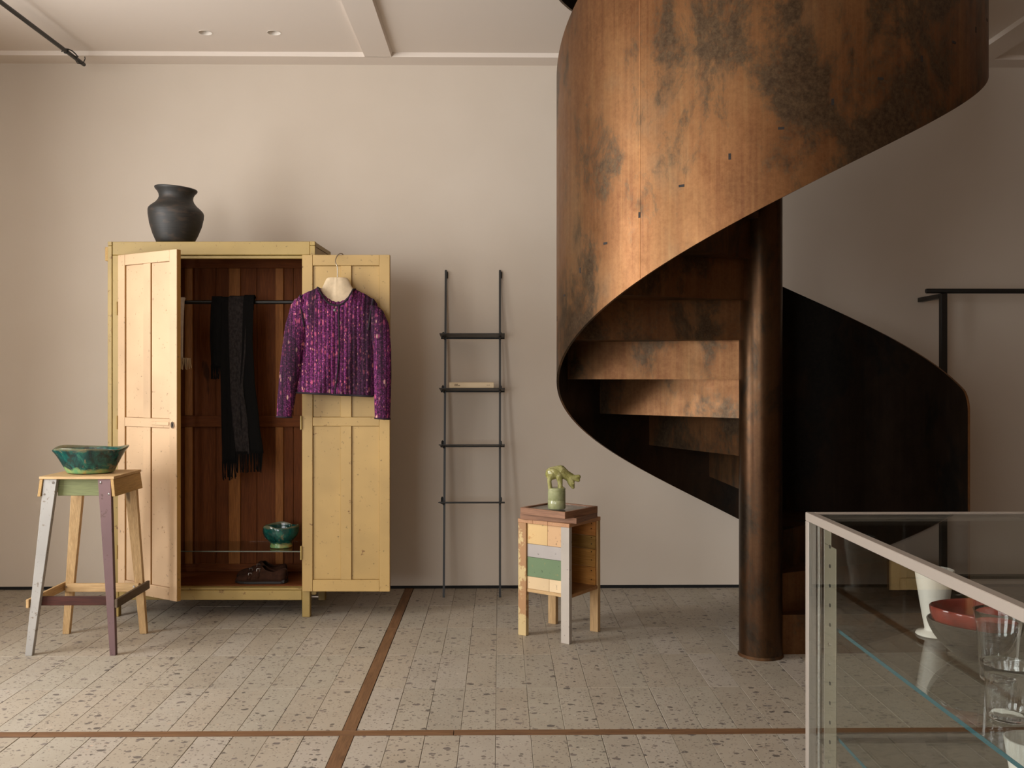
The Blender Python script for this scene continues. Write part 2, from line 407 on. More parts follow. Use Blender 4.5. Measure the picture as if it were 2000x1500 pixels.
def stuff_tile(x0, x1, y0, y1):
    g = .0008; n = len(SV)
    SV.extend([(x0+g,y0+g,0),(x1-g,y0+g,0),(x1-g,y1-g,0),(x0+g,y1-g,0),(x0+g,y0+g,-.004),(x1-g,y0+g,-.004),(x1-g,y1-g,-.004),(x0+g,y1-g,-.004)])
    SF.extend([[n+i for i in f] for f in ((0,1,2,3),(0,4,5,1),(1,5,6,2),(2,6,7,3),(3,7,4,0))])
rr = random.Random(3)
for (y0, y1) in ROWS:
    for (x0, x1) in CO:
        if in_view(x0, y1) or in_view(x1, y1):
            o = bpy.data.objects.new('tile', tile_me(y1-y0)); o.location = ((x0+x1)/2, (y0+y1)/2, 0)
            gap = rr.choice([.0006, .0008, .001, .0012, .0024])
            o.scale = ((x1-x0-gap)/PITCH, 1-.0012/(y1-y0), 1); o.location.z = rr.uniform(-.0004, .0003); reg(o, floor_o)
        else: stuff_tile(x0, x1, y0, y1)
y = 2.848
while y > YF_:
    for (x0, x1) in CO: stuff_tile(x0, x1, max(y-.4535, YF_), y)
    y -= .4535
tag(mesh('tile_field', SV, SF, tile_m, floor_o), kind='stuff')
yy = [5.588, 4.70, 3.349]
for a, b in zip(yy, yy[1:]): box('timber_strip', (-.5535, b+.001, -.004), (-.5065, a-.001, .001), plank_m['y'], floor_o, .001)
box('timber_strip', (-.5545, .8, -.004), (-.5055, 3.3005, .001), plank_m['y'], floor_o, .001)
xx = [-3.15, -1.62, -.16, 1.4, 4.2]
for a, b in zip(xx, xx[1:]): box('timber_strip', (a+.001, 3.3025, -.004), (b-.001, 3.3475, .0015), plank_m['x'], floor_o, .001)

# downlights --------------------------------------------------------------
for k, (x, y) in enumerate(DL):
    o = ring('downlight', [(.035, ZP-.0015), (.0375, ZP-.0015), (.0375, ZP+.06), (.022, ZP+.06), (.022, ZP+.058), (.035, ZP-.0015)], (x, y, 0), plain('downlight_white', (225,216,204), .5), 24)
    tag(o, ['small white recessed ceiling downlight, the left of two above the wardrobe', 'small white recessed ceiling downlight, the right of two, nearer the ceiling beam'][k], 'downlight', 'recessed ceiling downlights')
    v_, f_ = lathe_vf([(.0365, ZP+.06), (.0365, ZP+.064)], 24); mesh('lamp_plate', v_, f_, plain('downlight_dark', (150,140,128), .6), o, loc=(x, y, 0))

# ------------------------------------------------------------------ spiral staircase
ST = root('spiral_staircase', 'large rusty steel spiral staircase with curved solid balustrade and round centre column', 'staircase', (SX, SY, 0))
Z0, KK, BH, CR = -.1783, .45587, 1.3756, .095
HS, DPH, PH1 = .1774, R_(22.3), R_(2.5)
PHS = R_(-4.3); PHE = R_(432); TH = .010
def band():
    N = 480; V = []; F = []; rc = R_(3.6)
    for i in range(N+1):
        ph = PHS+(PHE-PHS)*(i/N)
        if i < 40: ph = PHS+(PHE-PHS)*(4/N)*(i/40)**2.0*10
        else: ph = PHS+(PHE-PHS)*(40+(i-40))/N
        b_ = max(.001, Z0+KK*ph); t_ = Z0+KK*ph+BH
        d = (ph-PHS)/rc
        if d < 1: t_ -= .065*(1-sqrt(max(0, 1-(1-d)**2)))
        for (r, z) in ((SR, b_), (SR, t_), (SR-TH, t_), (SR-TH, b_)): V.append((r*cos(ph), r*sin(ph), z))
    for i in range(N):
        a, c = 4*i, 4*i+4
        for k in range(4): l = (k+1) % 4; F.append((a+k, a+l, c+l, c+k))
    F.append((0,1,2,3)); F.append((4*N+3, 4*N+2, 4*N+1, 4*N))
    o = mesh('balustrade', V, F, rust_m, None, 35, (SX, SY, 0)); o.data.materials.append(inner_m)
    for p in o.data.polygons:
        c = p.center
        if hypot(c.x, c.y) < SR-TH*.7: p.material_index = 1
    return o
b_o = band(); b_o.parent = ST; b_o.matrix_parent_inverse = WM[ST.name].inverted()
def cyl_patch(name, ph0, ph1, z0, z1, r0, r1, mat, par, n=4, lean=0):
    V = []; F = []
    for i in range(n+1):
        ph = ph0+(ph1-ph0)*i/n
        for (r, z) in ((r0, z0), (r0, z1), (r1, z1), (r1, z0)): V.append((r*cos(ph), r*sin(ph), z))
    for i in range(n):
        a, c = 4*i, 4*i+4
        for k in range(4): l = (k+1) % 4; F.append((a+k, a+l, c+l, c+k))
    F.append((0,1,2,3)); F.append((4*n+3, 4*n+2, 4*n+1, 4*n))
    return mesh(name, V, F, mat, par, 35, (SX, SY, 0))
slot_m = plain('slot_dark', (26,18,12), .7); seam_m = rust('weld_seam_steel', 1.15, .5)
for k in range(26):                              # weld slots where the treads and risers meet the balustrade
    ph = R_(180.9)+k*DPH/2; z = Z0+KK*ph+.246
    w_, h_ = (.0045, .011) if k % 2 == 0 else (.011, .0045)
    cyl_patch('weld_slot', ph-w_/SR, ph+w_/SR, z-h_, z+h_, SR-.002, SR+.0012, slot_m, b_o, 2)
for phd in (225.6, 340):
    ph = R_(phd); zb = Z0+KK*ph
    cyl_patch('weld_seam', ph-.003, ph+.003, zb+.002, zb+BH-.002, SR-.002, SR+.0008, seam_m, b_o, 2)
v_, f_ = lathe_vf([(CR, .0), (CR, 5.6)], 64); mesh('column', v_, f_, col_m, ST, 40, (SX, SY, 0))
ring('base_weld', [(CR-.002, 0), (CR+.006, 0), (CR+.001, .012), (CR-.002, .012), (CR-.002, 0)], (SX, SY, 0), rust('base_weld_rust', .8, .7), 64, ST)
for n in range(1, 20):
    ph0 = PH1+(n-1)*DPH; ph1 = ph0+DPH; z = n*HS; ri, ro = CR-.005, SR-TH+.001; t = .006
    # riser plate
    d = Vector((cos(ph0), sin(ph0), 0)); s = Vector((-sin(ph0), cos(ph0), 0)); zb = (n-1)*HS-.004 if n > 1 else 0
    pts = [d*ri-s*t/2, d*ro-s*t/2, d*ro+s*t/2, d*ri+s*t/2]
    V = [(p.x, p.y, zb) for p in pts]+[(p.x, p.y, z) for p in pts]
    ris = mesh('riser', V, BOXF, tread_m, ST, None, (SX, SY, 0))
    # tread plate
    m_ = 6; V = []; F = []
    for i in range(m_+1):
        ph = ph0+(ph1-ph0)*i/m_
        for (r, zz) in ((ri, z-t), (ro, z-t), (ro, z), (ri, z)): V.append((r*cos(ph), r*sin(ph), zz))
    for i in range(m_):
        a, c = 4*i, 4*i+4
        for k in range(4): l = (k+1) % 4; F.append((a+k, a+l, c+l, c+k))
    F.append((0,1,2,3)); F.append((4*m_+3, 4*m_+2, 4*m_+1, 4*m_))
    mesh('tread', V, F, tread_m, ST, 35, (SX, SY, 0))

# ------------------------------------------------------------------ wardrobe
cream = paint('cream_door_paint', (204,172,136), (124,88,48), .5, .61)
yellow = paint('yellow_frame_paint', (164,138,78), (110,76,38), .5, .585)
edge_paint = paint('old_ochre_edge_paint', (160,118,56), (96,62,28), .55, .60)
ochre = paint('ochre_door_paint', (182,150,92), (112,76,38), .5, .62)
brown = lambda ax: wood('brown', ax, (86,45,20), (122,68,31), .65, True, .15)
lathb = lambda ax: wood('batten', ax, (122,73,32), (164,106,52), .6, True, .2)
YF, YB = 4.925, 5.34
WD = root('wardrobe', 'old cream-yellow painted wooden wardrobe with both doors open and brown interior', 'wardrobe', (-.956, YF, 0))
for x0, x1 in ((-2.035, -2.0135), (-.9815, -.956)): box('corner_batten', (x0, YF-.003, .14), (x1, YF+.03, 1.927), yellow, WD); box('corner_batten', (x0, YF-.003, 1.929), (x1, YF+.03, 1.95), yellow, WD)
for x0, x1 in ((-2.0125, -1.979), (-1.024, -.9825)): box('front_stile', (x0, YF, 0), (x1, YF+.035, 1.879), yellow, WD, .003)
box('lintel', (-2.0125, YF, 1.880), (-.9825, YF+.025, 1.95), yellow, WD, .003)
box('door_stop', (-1.979, YF+.012, 1.862), (-1.024, YF+.03, 1.8785), yellow, WD, .003)
box('plinth', (-1.978, YF, .088), (-1.025, YF+.022, .1385), yellow, WD, .003)
box('sill', (-1.978, YF+.004, .1395), (-1.025, YF+.05, .152), yellow, WD, .003)
for x0, x1 in ((-2.031, -2.013), (-.982, -.960)):
    box('side_panel', (x0, YF+.031, .11), (x1, YB, 1.925), yellow, WD)
    box('side_rail', (x0-.002, YF+.031, 1.926), (x1+.002, YB, 1.949), yellow, WD)
box('top_board', (-2.0125, YF+.026, 1.930), (-.9825, YB, 1.944), yellow, WD)
for x0 in (-2.0125, -1.02): box('rear_leg', (x0, YB-.04, 0), (x0+.037, YB, .11), yellow, WD)
box('bottom_board', (-2.012, YF+.051, .140), (-.983, YB-.02, .157), brown('x'), WD)
box('side_block', (-2.0745, 4.98, 1.857), (-2.0365, 5.06, 1.93), wood('block', 'y', (170,132,72), (196,160,96)), WD)
xs = [-2.011, -1.80, -1.60, -1.37, -1.165, -.984]
for a, b in zip(xs, xs[1:]): box('back_plank', (a+.001, YB-.018, .158), (b-.001, YB-.006, 1.928), brown('z'), WD)
for x0, x1 in ((-1.772, -1.727), (-1.524, -1.460), (-1.262, -1.218)):
    for z0, z1 in ((.20, .966), (1.030, 1.855)): box('batten', (x0, YB-.032, z0), (x1, YB-.019, z1), lathb('z'), WD)
for z0, z1 in ((.158, .20), (.967, 1.029), (1.856, 1.928)): box('back_rail', (-2.011, YB-.036, z0), (-.984, YB-.019, z1), brown('x'), WD)
tube('hanging_rail', [(-2.012, 5.12, 1.650), (-.983, 5.12, 1.650)], .0105, black_m, WD, 14)
gs = box('glass_shelf', (-2.009, 4.985, .327), (-.986, 5.285, .333), glass_m, WD, 0)
box('shelf_edge', (-2.009, 4.9835, .3272), (-.986, 4.9848, .3328), plain('pale_glass_edge', (92,96,82), .3), gs, 0)
def door(nm, wd, hinge, ang, face, z0, z1, flip=False):
    """framed two-by-two panel door; local x along the width from the hinge"""
    D = bpy.data.objects.new(nm, None); D.location = (hinge[0], hinge[1], z0); D.empty_display_size = .1; reg(D, WD)
    base = WM[D.name]; T = .026; H_ = z1-z0; sw, mw = .054, .056
    def bx(n, x0, x1, a, b, y0=0, y1=T, m=face, bv=.0015):
        o = box(n, (hinge[0]+x0, hinge[1]+y0, z0+a), (hinge[0]+x1, hinge[1]+y1, z0+b), m, D, bv)
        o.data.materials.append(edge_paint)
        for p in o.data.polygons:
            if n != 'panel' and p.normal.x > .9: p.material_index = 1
        return o
    zr = [(0, .060), (.853, .898), (H_-.055, H_)]
    bx('stile', 0, sw, 0, H_); bx('stile', wd-sw, wd, 0, H_)
    for a, b in zr: bx('rail', sw+.0006, wd-sw-.0006, a, b, .001, T-.001)
    cx0 = (wd-mw)/2; 
    for a, b in ((zr[0][1], zr[1][0]), (zr[1][1], zr[2][0])):
        bx('mullion', cx0, cx0+mw, a+.0005, b-.0005, .0015, T-.0015)
        bx('panel', sw+.0008, cx0-.0008, a+.001, b-.001, .0095, T-.0095); bx('panel', cx0+mw+.0008, wd-sw-.0008, a+.001, b-.001, .0095, T-.0095)
    hx = -.004
    for z in (.20, .87, 1.46):
        k = tube('hinge', [(hinge[0]+hx, hinge[1]-.003, z0+z-.035), (hinge[0]+hx, hinge[1]-.003, z0+z+.035)], .0055, yellow, D, 10)
    D.rotation_euler = (0, 0, R_(ang)); return D
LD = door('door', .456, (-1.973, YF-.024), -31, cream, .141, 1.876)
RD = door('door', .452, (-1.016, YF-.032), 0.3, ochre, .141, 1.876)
esc, f_ = lathe_vf([(.004, -.004), (.017, -.004), (.017, -.001), (.0, .0)], 20)
o = mesh('escutcheon', [(p[0]*.75, p[2], p[1]) for p in esc], f_, chrome_m, LD, 40, (-1.973+.43, YF-.025, 1.01))
box('keyhole', (-1.973+.4275, YF-.0305, 1.002), (-1.973+.4325, YF-.0285, 1.018), blackmatt_m, LD, 0)
box('latch_hook', (-1.973+.27, YF-.0275, 1.006), (-1.973+.40, YF-.0238, 1.024), cream, LD, .002)
box('bracket', (-.9815, YF+.02, .115), (-.955, YF+.05, .138), yellow, WD); tube('bolt', [(-.981, YF+.03, .10), (-.945, YF+.03, .10)], .004, steel_m, WD)
WD.rotation_euler = (0, 0, R_(-1.33))

# ------------------------------------------------------------------ vase on wardrobe
vase_m = M('black_clay', .55, spec=.5); _z = vase_m.noise(vase_m.map(vase_m.obj(), (2,2,60)), 3, 3); vase_m.col(vase_m.mix(vase_m.step(vase_m.noise(vase_m.map(vase_m.obj(), (1,1,3)), 14, 5), .52, .62), vase_m.ramp(_z, [(.3, (34,33,31)), (.7, (48,46,43))]), lin((62,52,44))))
vase_m.bump(_z, .35, .002); vase_m = vase_m.m
vp = [(.0, 0), (.086, 0), (.094, .008), (.116, .055), (.133, .105), (.1415, .150), (.1425, .172), (.139, .184), (.128, .196), (.106, .214), (.092, .232), (.0865, .247), (.088, .262), (.095, .276), (.106, .288), (.1095, .295), (.108, .300), (.101, .298), (.090, .282), (.080, .262), (.078, .240), (.10, .208), (.12, .17), (.10, .06), (.06, .02), (0, .018)]
def vase_fn(p, a, r, z):
    k = min(1, max(0, (z-.02)/.15)); return (p[0]+.004*k, p[1], z-.075*p[0]*k)
tag(lathe('clay_vase', vp, (-1.727, 5.07, 1.9505), vase_m, None, 64, vase_fn, 60), 'matt black clay vase with a flared rim on top of the wardrobe', 'vase')

# ------------------------------------------------------------------ hanger and jacket
YJ = 4.835
HG = root('clothes_hanger', 'padded beige cloth hanger with wire hook over the wardrobe door', 'hanger', (-.826, YJ, 1.56))
cloth_m = plain('beige_felt', (196,176,146), .9, 0, .2, .05, 40, .25)
wire_m = M('hook_wire', .3, .9); wire_m.col(lin((170,158,140))); wire_m = wire_m.m
hook = [(-.825, YJ+.002, 1.745), (-.825, YJ+.002, 1.80), (-.8265, YJ+.002, 1.812), (-.832, YJ+.004, 1.822), (-.837, YJ+.012, 1.834), (-.838, YJ+.022, 1.848), (-.836, YJ+.036, 1.862), (-.830, YJ+.050, 1.876), (-.823, YJ+.064, 1.8845), (-.815, YJ+.080, 1.8855), (-.809, YJ+.0905, 1.879), (-.806, YJ+.094, 1.866)]
tube('hook', hook, .0028, wire_m, HG, 8)
def form(u, v):                                # shoulder form: broad padded yoke
    z = 1.752-(1.752-1.55)*v
    hw = interp(v, [(0, .046), (.035, .056), (.16, .067), (.32, .084), (.5, .112), (.8, .178), (1, .185)])
    x = -.825+hw*(2*u-1); cen = 1-(2*u-1)**2
    top = 0
    fold = .004*sin(11*u+2*v)+.005*math.exp(-((u-.47)/.05)**2)
    return (x, YJ-.006-.016*sqrt(max(0, cen))-.4*fold, z+top+.004*v)
def form_b(u, v):
    p = form(u, v); return (p[0], 2*(YJ-.004)-p[1], p[2])
def closed_form(name, fa, fb, nu, nv, mat, par):
    A = [fa(i/(nu-1), j/(nv-1)) for j in range(nv) for i in range(nu)]; B = [fb(i/(nu-1), j/(nv-1)) for j in range(nv) for i in range(nu)]
    n = nu*nv; F = []
    for j in range(nv-1):
        for i in range(nu-1):
            q = (j*nu+i, j*nu+i+1, (j+1)*nu+i+1, (j+1)*nu+i); F.append(q); F.append(tuple(n+k for k in q[::-1]))
    for i in range(nu-1):
        F.append((i, n+i, n+i+1, i+1)); k = (nv-1)*nu; F.append((k+i+1, n+k+i+1, n+k+i, k+i))
    for j in range(nv-1):
        F.append((j*nu, (j+1)*nu, n+(j+1)*nu, n+j*nu)); k = nu-1; F.append((j*nu+k, n+j*nu+k, n+(j+1)*nu+k, (j+1)*nu+k))
    return mesh(name, A+B, F, mat, par, 70)
closed_form('shoulder_form', form, form_b, 33, 30, cloth_m, HG)

JK = root('jacket', 'short quilted plum and magenta patterned jacket with dark trim hanging on wardrobe door', 'jacket', (-.83, YJ, 1.03))
def jacket_mat():
    q = M('quilted_print', .85, spec=.2); p = q.pos()
    xs_ = q.n('ShaderNodeSeparateXYZ'); q.put(xs_.inputs[0], p)
    band = q.noise(q.map(p, (7, .1, .5)), 2.0, 2, .5); dark = q.step(band, .46, .60)
    base = q.ramp(q.noise(p, 120, 4, .7), [(.30, (30,15,30)), (.46, (72,26,62)), (.58, (112,40,92)), (.74, (140,72,134))])
    base = q.mix(q.math('MULTIPLY', dark, .8), base, q.ramp(q.noise(p, 120, 4, .7), [(.3, (20,14,20)), (.6, (40,22,36)), (.75, (78,34,64))]))
    for sc, zz, lim, amt, cs in ((95, .55, .34, .9, [(.2, (150,56,100)), (.5, (196,96,112)), (.85, (212,150,140))]), (52, .42, .30, .95, [(.2, (176,80,112)), (.5, (214,128,120)), (.9, (224,176,160))]), (150, .8, .3, .8, [(.2, (128,52,112)), (.8, (168,110,168))])):
        v = q.map(p, (1, .25, zz)); d = q.voro(v, sc); sep = q.n('ShaderNodeSeparateColor'); q.put(sep.inputs[0], q.voro(v, sc, 'Color'))
        on = q.math('MULTIPLY', q.step(sep.outputs[0], .30, .45), q.math('SUBTRACT', 1., q.math('MULTIPLY', dark, .75)))
        m_ = q.math('MULTIPLY', q.math('MULTIPLY', q.ramp(d, [(lim*.6, (1,1,1,1)), (lim, (0,0,0,1))]), on), amt)
        base = q.mix(m_, base, q.ramp(sep.outputs[1], cs))
    sw = q.math('ADD', q.math('MULTIPLY', q.math('SINE', q.math('MULTIPLY', xs_.outputs[0], 290.)), .5), .5)
    base = q.mix(q.ramp(sw, [(.0, (.75,.75,.75,1)), (.22, (0,0,0,1))]), base, lin((18,11,20)))
    q.col(base); q.bump(q.noise(p, 220, 3, .7), .5, .002); return q.m
jk_m = jacket_mat(); trim_m = plain('dark_piping', (42,34,40), .8, 0, .2, .1, 60, .3)
def x_left(z): return interp(1.70-z, [(0, -.925), (.015, -.96), (.04, -1.012), (.08, -1.03), (.18, -1.022), (.30, -1.015), (.42, -1.04), (.535, -1.066)])
def x_right(z): return interp(1.70-z, [(0, -.735), (.015, -.70), (.05, -.64), (.09, -.622), (.18, -.626), (.30, -.628), (.42, -.628), (.55, -.630)])
NECKL, NECKR, NECKB = (-.917, 1.700), (-.737, 1.692), 1.610
def top_z(x):
    if x < NECKL[0]: return interp(x, [(-1.035, 1.64), (-1.01, 1.662), (-.965, 1.682), (NECKL[0], 1.702)])
    if x > NECKR[0]: return interp(x, [(NECKR[0], 1.694), (-.69, 1.672), (-.645, 1.646), (-.615, 1.612)])
    t = (x-NECKL[0])/(NECKR[0]-NECKL[0]); return (1.702*(1-t)+1.694*t)-(1-abs(2*t-1)**2.3)*.090
def bot_z(u): return 1.170-.022*u
def jfront(u, v, sgn=-1, ripple=True):
    x0 = -1.034+(.412)*u
    zt = top_z(x0) if sgn < 0 else max(top_z(x0), interp(x0, [(-1.04, 1.6), (NECKL[0], 1.70), (NECKR[0], 1.692), (-.6, 1.6)]))
    z = zt+(bot_z(u)-zt)*v
    s = (x0+1.034)/.412; xl, xr = x_left(z), x_right(z)
    x = x0*(1-v**.8)+(xl+(xr-xl)*s)*v**.8
    edge = max(0, 1-abs(2*u-1)**3.2)
    topf = min(1, .25+(zt-z)/.10) if not (NECKL[0] < x0 < NECKR[0]) else min(1, .75+(zt-z)/.1)
    d = .052*sqrt(edge)*topf
    r_ = .0022*(sin(x*290)) if (sgn < 0 and ripple) else 0
    fold = .010*sin(9*u+1.2)*v*edge+.006*sin(23*u+3*v)*v*edge
    return (x, YJ+sgn*(d+.004)-r_*edge+(fold if sgn < 0 else 0), z)
closed_form('body', lambda u, v: jfront(u, v), lambda u, v: (lambda p: (p[0], min(p[1], YJ+.040), p[2]))(jfront(u, v, 1)), 110, 40, jk_m, JK)
def sleeve(pts, widths, depth):
    V = []; F = []; seg = 28; n = 26
    for i in range(n+1):
        t = i/n; x = interp(t, [(k/(len(pts)-1), p[0]) for k, p in enumerate(pts)]); z = interp(t, [(k/(len(pts)-1), p[1]) for k, p in enumerate(pts)]); y = interp(t, [(k/(len(pts)-1), p[2]) for k, p in enumerate(pts)])
        w_ = interp(t, widths)
        for k in range(seg):
            a = 2*pi*k/seg; q = 1+.012*sin(9*a+7*t)+.03*sin(2*a+9*t)*t
            V.append((x+w_*cos(a)*q, y+depth*(.75+.25*t)*sin(a)*q, z-.002*cos(a)))
    for i in range(n):
        for k in range(seg): l = (k+1) % seg; F.append((i*seg+k, i*seg+l, (i+1)*seg+l, (i+1)*seg+k))
    # closed shoulder cap, hollow cuff turned back inside
    V.append((pts[0][0], pts[0][2], pts[0][1]+.012)); F += [(len(V)-1, (k+1) % seg, k) for k in range(seg)]
    b = len(V); e = n*seg
    for k in range(seg):
        p = V[e+k]; V.append((pts[-1][0]+(p[0]-pts[-1][0])*.8, pts[-1][2]+(p[1]-pts[-1][2])*.8, p[2]+.05))
    for k in range(seg): l = (k+1) % seg; F.append((e+k, e+l, b+l, b+k))
    return V, F, [V[e+k] for k in range(seg)]
for nm, pts, ws in (('sleeve', [(-1.012, 1.640, YJ-.012), (-1.028, 1.52, YJ-.030), (-1.046, 1.38, YJ-.040), (-1.066, 1.22, YJ-.040), (-1.088, 1.045, YJ-.034)], [(0, .026), (.08, .043), (.3, .053), (.6, .052), (.85, .044), (1, .038)]),
                    ('sleeve', [(-.640, 1.606, YJ-.012), (-.607, 1.52, YJ-.030), (-.592, 1.38, YJ-.042), (-.590, 1.22, YJ-.042), (-.592, 1.036, YJ-.036)], [(0, .024), (.08, .041), (.3, .047), (.6, .046), (.85, .041), (1, .038)])):
    V, F, cuff = sleeve(pts, ws, .034)
    o = mesh(nm, V, F, jk_m, JK, 70)
    tube('cuff_piping', [*cuff, cuff[0], cuff[1]], .0042, trim_m, o, 6)
nk = [jfront((x+1.034)/.412, 0) for x in [NECKL[0]-.006+(NECKR[0]-NECKL[0]+.012)*i/24 for i in range(25)]]
tube('neck_piping', [(p[0], p[1]-.002, p[2]) for p in nk], .0048, trim_m, JK, 8)
tube('hem_piping', [(lambda p: (p[0], p[1]-.002, p[2]))(jfront(i/40, 1)) for i in range(1, 40)], .0048, trim_m, JK, 8)
tube('front_piping', [(lambda p: (p[0], p[1]-.003, p[2]))(jfront(.545, i/20)) for i in range(21)], .0034, trim_m, JK, 6)
tube('armhole_piping', [(lambda p: (p[0], p[1]-.004, p[2]))(jfront(.055+.05*(i/12), i/12*.34)) for i in range(13)], .0055, trim_m, JK, 6)
tube('armhole_piping', [(lambda p: (p[0], p[1]-.004, p[2]))(jfront(.955-.05*(i/12), i/12*.34)) for i in range(13)], .0055, trim_m, JK, 6)
bp = jfront(.50, .055); bv, bf = lathe_vf([(0, -.003), (.007, -.003), (.008, 0), (.004, .003), (0, .003)], 14)
mesh('button', [(p[0], -p[2], p[1]) for p in bv], bf, plain('button_metal', (96,92,92), .35, .6), JK, 40, (bp[0], bp[1]-.004, bp[2]))

# ------------------------------------------------------------------ scarves on the rail
knit_m = M('black_knit', .95, spec=.1); knit_m.col(lin((17,16,15))); knit_m.bump(knit_m.noise(knit_m.obj(), 260, 2), .6, .002); knit_m = knit_m.m
rib_m = M('charcoal_cable_knit', .95, spec=.12); rib_m.col(rib_m.ramp(rib_m.noise(rib_m.map(rib_m.obj(), (1,1,.6)), 90, 3), [(.35, (30,26,25)), (.65, (48,43,41))])); rib_m.bump(rib_m.noise(rib_m.map(rib_m.obj(), (1,1,.5)), 110, 2), .9, .004); rib_m = rib_m.m
SC = root('scarf', 'long black knitted scarf with charcoal cable panel and fringe draped over wardrobe rail', 'scarf', (-1.42, 5.12, .68))
RY, RZ = 5.12, 1.650
def drape(x0f, x1f, zbot, yoff, ry, phase, zb2=None):
    """strip that starts behind the rail, passes over it and hangs in front"""
    def f(u, v):
        if v < .10:
            a = pi*(1-v/.10); y = RY+(.015+yoff)*cos(a); z = RZ+(.015+yoff)*sin(a)+.004; t = 0
            if v == 0: z -= .05
            y = RY-(.015+yoff)*cos(pi-a) if False else RY+(.014+yoff)*cos(pi-a)*-1
        else:
            t = (v-.10)/.90; y = RY-.0145-yoff; z = RZ+(( zbot if zb2 is None else zbot+(zb2-zbot)*u)-RZ)*t
        a0 = interp(t, x0f); a1 = interp(t, x1f); x = a0+(a1-a0)*u
        fold = ry*(sin(6*u+phase+1.2*t)+.4*sin(15*u+2*phase+3*t))*min(1, .25+t)
        return (x, y-fold*.8-.008*t*u, z)
    return f
sheet('fold', 22, 40, drape([(0, -1.512), (.3, -1.498), (.6, -1.492), (1, -1.486)], [(0, -1.44), (.3, -1.435), (.7, -1.425), (1, -1.410)], .785, .006, .006, .4), knit_m, SC, .007)
sheet('cable_panel', 22, 40, drape([(0, -1.452), (.3, -1.447), (.6, -1.44), (.8, -1.428), (1, -1.410)], [(0, -1.355), (.3, -1.358), (.55, -1.372), (.8, -1.345), (1, -1.335)], .835, .012, .005, 1.1), rib_m, SC, .007)
sheet('fold', 22, 40, drape([(0, -1.372), (.3, -1.378), (.55, -1.388), (.8, -1.385), (1, -1.362)], [(0, -1.316), (.25, -1.320), (.5, -1.310), (.8, -1.285), (1, -1.262)], .838, .016, .006, 2.6), knit_m, SC, .007)
sheet('tail', 18, 26, drape([(0, -1.545), (.5, -1.552), (1, -1.546)], [(0, -1.49), (1, -1.494)], 1.300, .010, .006, 3.5), knit_m, SC, .007)
fr = random.Random(5)
def fringe(name, xa, xb, y, za, zb, n, ln, par, mat, r=.0028):
    L = []
    for i in range(n):
        t = (i+.5)/n; x = xa+(xb-xa)*t; z = za+(zb-za)*t; dx = fr.uniform(-.008, .008); l = ln*fr.uniform(.85, 1.1); yy_ = y+fr.uniform(-.006, .006)
        L.append([(x, y, z+.01), (x+dx*.3, yy_, z-l*.4), (x+dx, yy_+fr.uniform(-.004, .004), z-l)])
    return tag(tubes(name, L, r, mat, par), kind='stuff')
fringe('fringe', -1.486, -1.412, RY-.028, .785, .785, 15, .085, SC, knit_m); fringe('fringe', -1.408, -1.264, RY-.038, .838, .838, 26, .095, SC, knit_m); fringe('fringe', -1.546, -1.496, RY-.026, 1.300, 1.300, 10, .062, SC, knit_m)
white_m = plain('white_linen', (206,192,176), .9, 0, .2, .06, 30, .25); tas_m = plain('linen_fringe', (196,172,138), .9)
SW = root('scarf', 'pale linen scarf with tan fringe hanging half hidden behind the left wardrobe door', 'scarf', (-1.81, RY, 1.30))
sheet('cloth', 26, 30, drape([(0, -1.875), (1, -1.870)], [(0, -1.690), (.5, -1.692), (1, -1.690)], 1.345, .006, .010, .9), white_m, SW, .004)
fringe('fringe', -1.868, -1.652, RY-.03, 1.345, 1.338, 32, .05, SW, tas_m, .0035)

# ------------------------------------------------------------------ glazed bowls
def glaze(name, zlo, zhi, dark=(14,52,50)):
    q = M(name, .12, 0, .6); o = q.obj(); sp = q.n('ShaderNodeSeparateXYZ'); q.put(sp.inputs[0], o)
    n = q.noise(o, 14, 5, .6, dist=.5); n2 = q.noise(q.map(o, (1,1,.35)), 30, 4, .6, dist=.8); n3 = q.noise(o, 24, 3)
    col = q.ramp(n2, [(.30, (8,30,34)), (.45, dark), (.56, (16,74,70)), (.66, (32,98,84)), (.78, (84,116,84))])
    h = q.math('DIVIDE', q.math('SUBTRACT', sp.outputs[2], zlo), zhi-zlo)
    foot = q.math('ADD', h, q.math('MULTIPLY', q.math('SUBTRACT', n, .5), .55))
    col = q.mix(q.ramp(foot, [(.16, (1,1,1,1)), (.26, (0,0,0,1))]), col, q.ramp(n3, [(.35, (92,140,92)), (.55, (130,150,92)), (.7, (176,130,70))]))
    rim = q.math('ADD', h, q.math('MULTIPLY', q.math('SUBTRACT', n3, .5), .12))
    col = q.mix(q.math('MULTIPLY', q.step(rim, .90, .96), .65), col, lin((120,112,82)))
    col = q.mix(q.math('MULTIPLY', q.step(n, .62, .68), .6), col, lin((150,128,88)))
    q.col(col); q.bump(n, .25, .006); return q.m
def bowl_fn(amp, sq, ph):
    def f(p, a, r, z):
        k = 1+amp*(.5*sin(2*a+ph)+.3*sin(3*a+1.3*ph)+.2*sin(7*a)); zz = z*(1+.05*sin(3*a+ph)+.02*sin(5*a))
        return (p[0]*k, p[1]*k*sq, zz)
    return f
bp_ = [(0, 0), (.100, 0), (.104, .006), (.110, .02), (.128, .055), (.146, .088), (.158, .104), (.165, .112), (.167, .118), (.162, .121), (.152, .116), (.136, .094), (.112, .045), (.098, .022), (0, .018)]
tag(lathe('ceramic_bowl', bp_, (-1.905, 4.435, .8005), glaze('teal_glaze_large', 0, .12), None, 72, bowl_fn(.05, .80, .4), 60, 1), 'wide uneven teal and brown glazed bowl standing on the scrapwood stool', 'bowl', 'teal glazed bowls')
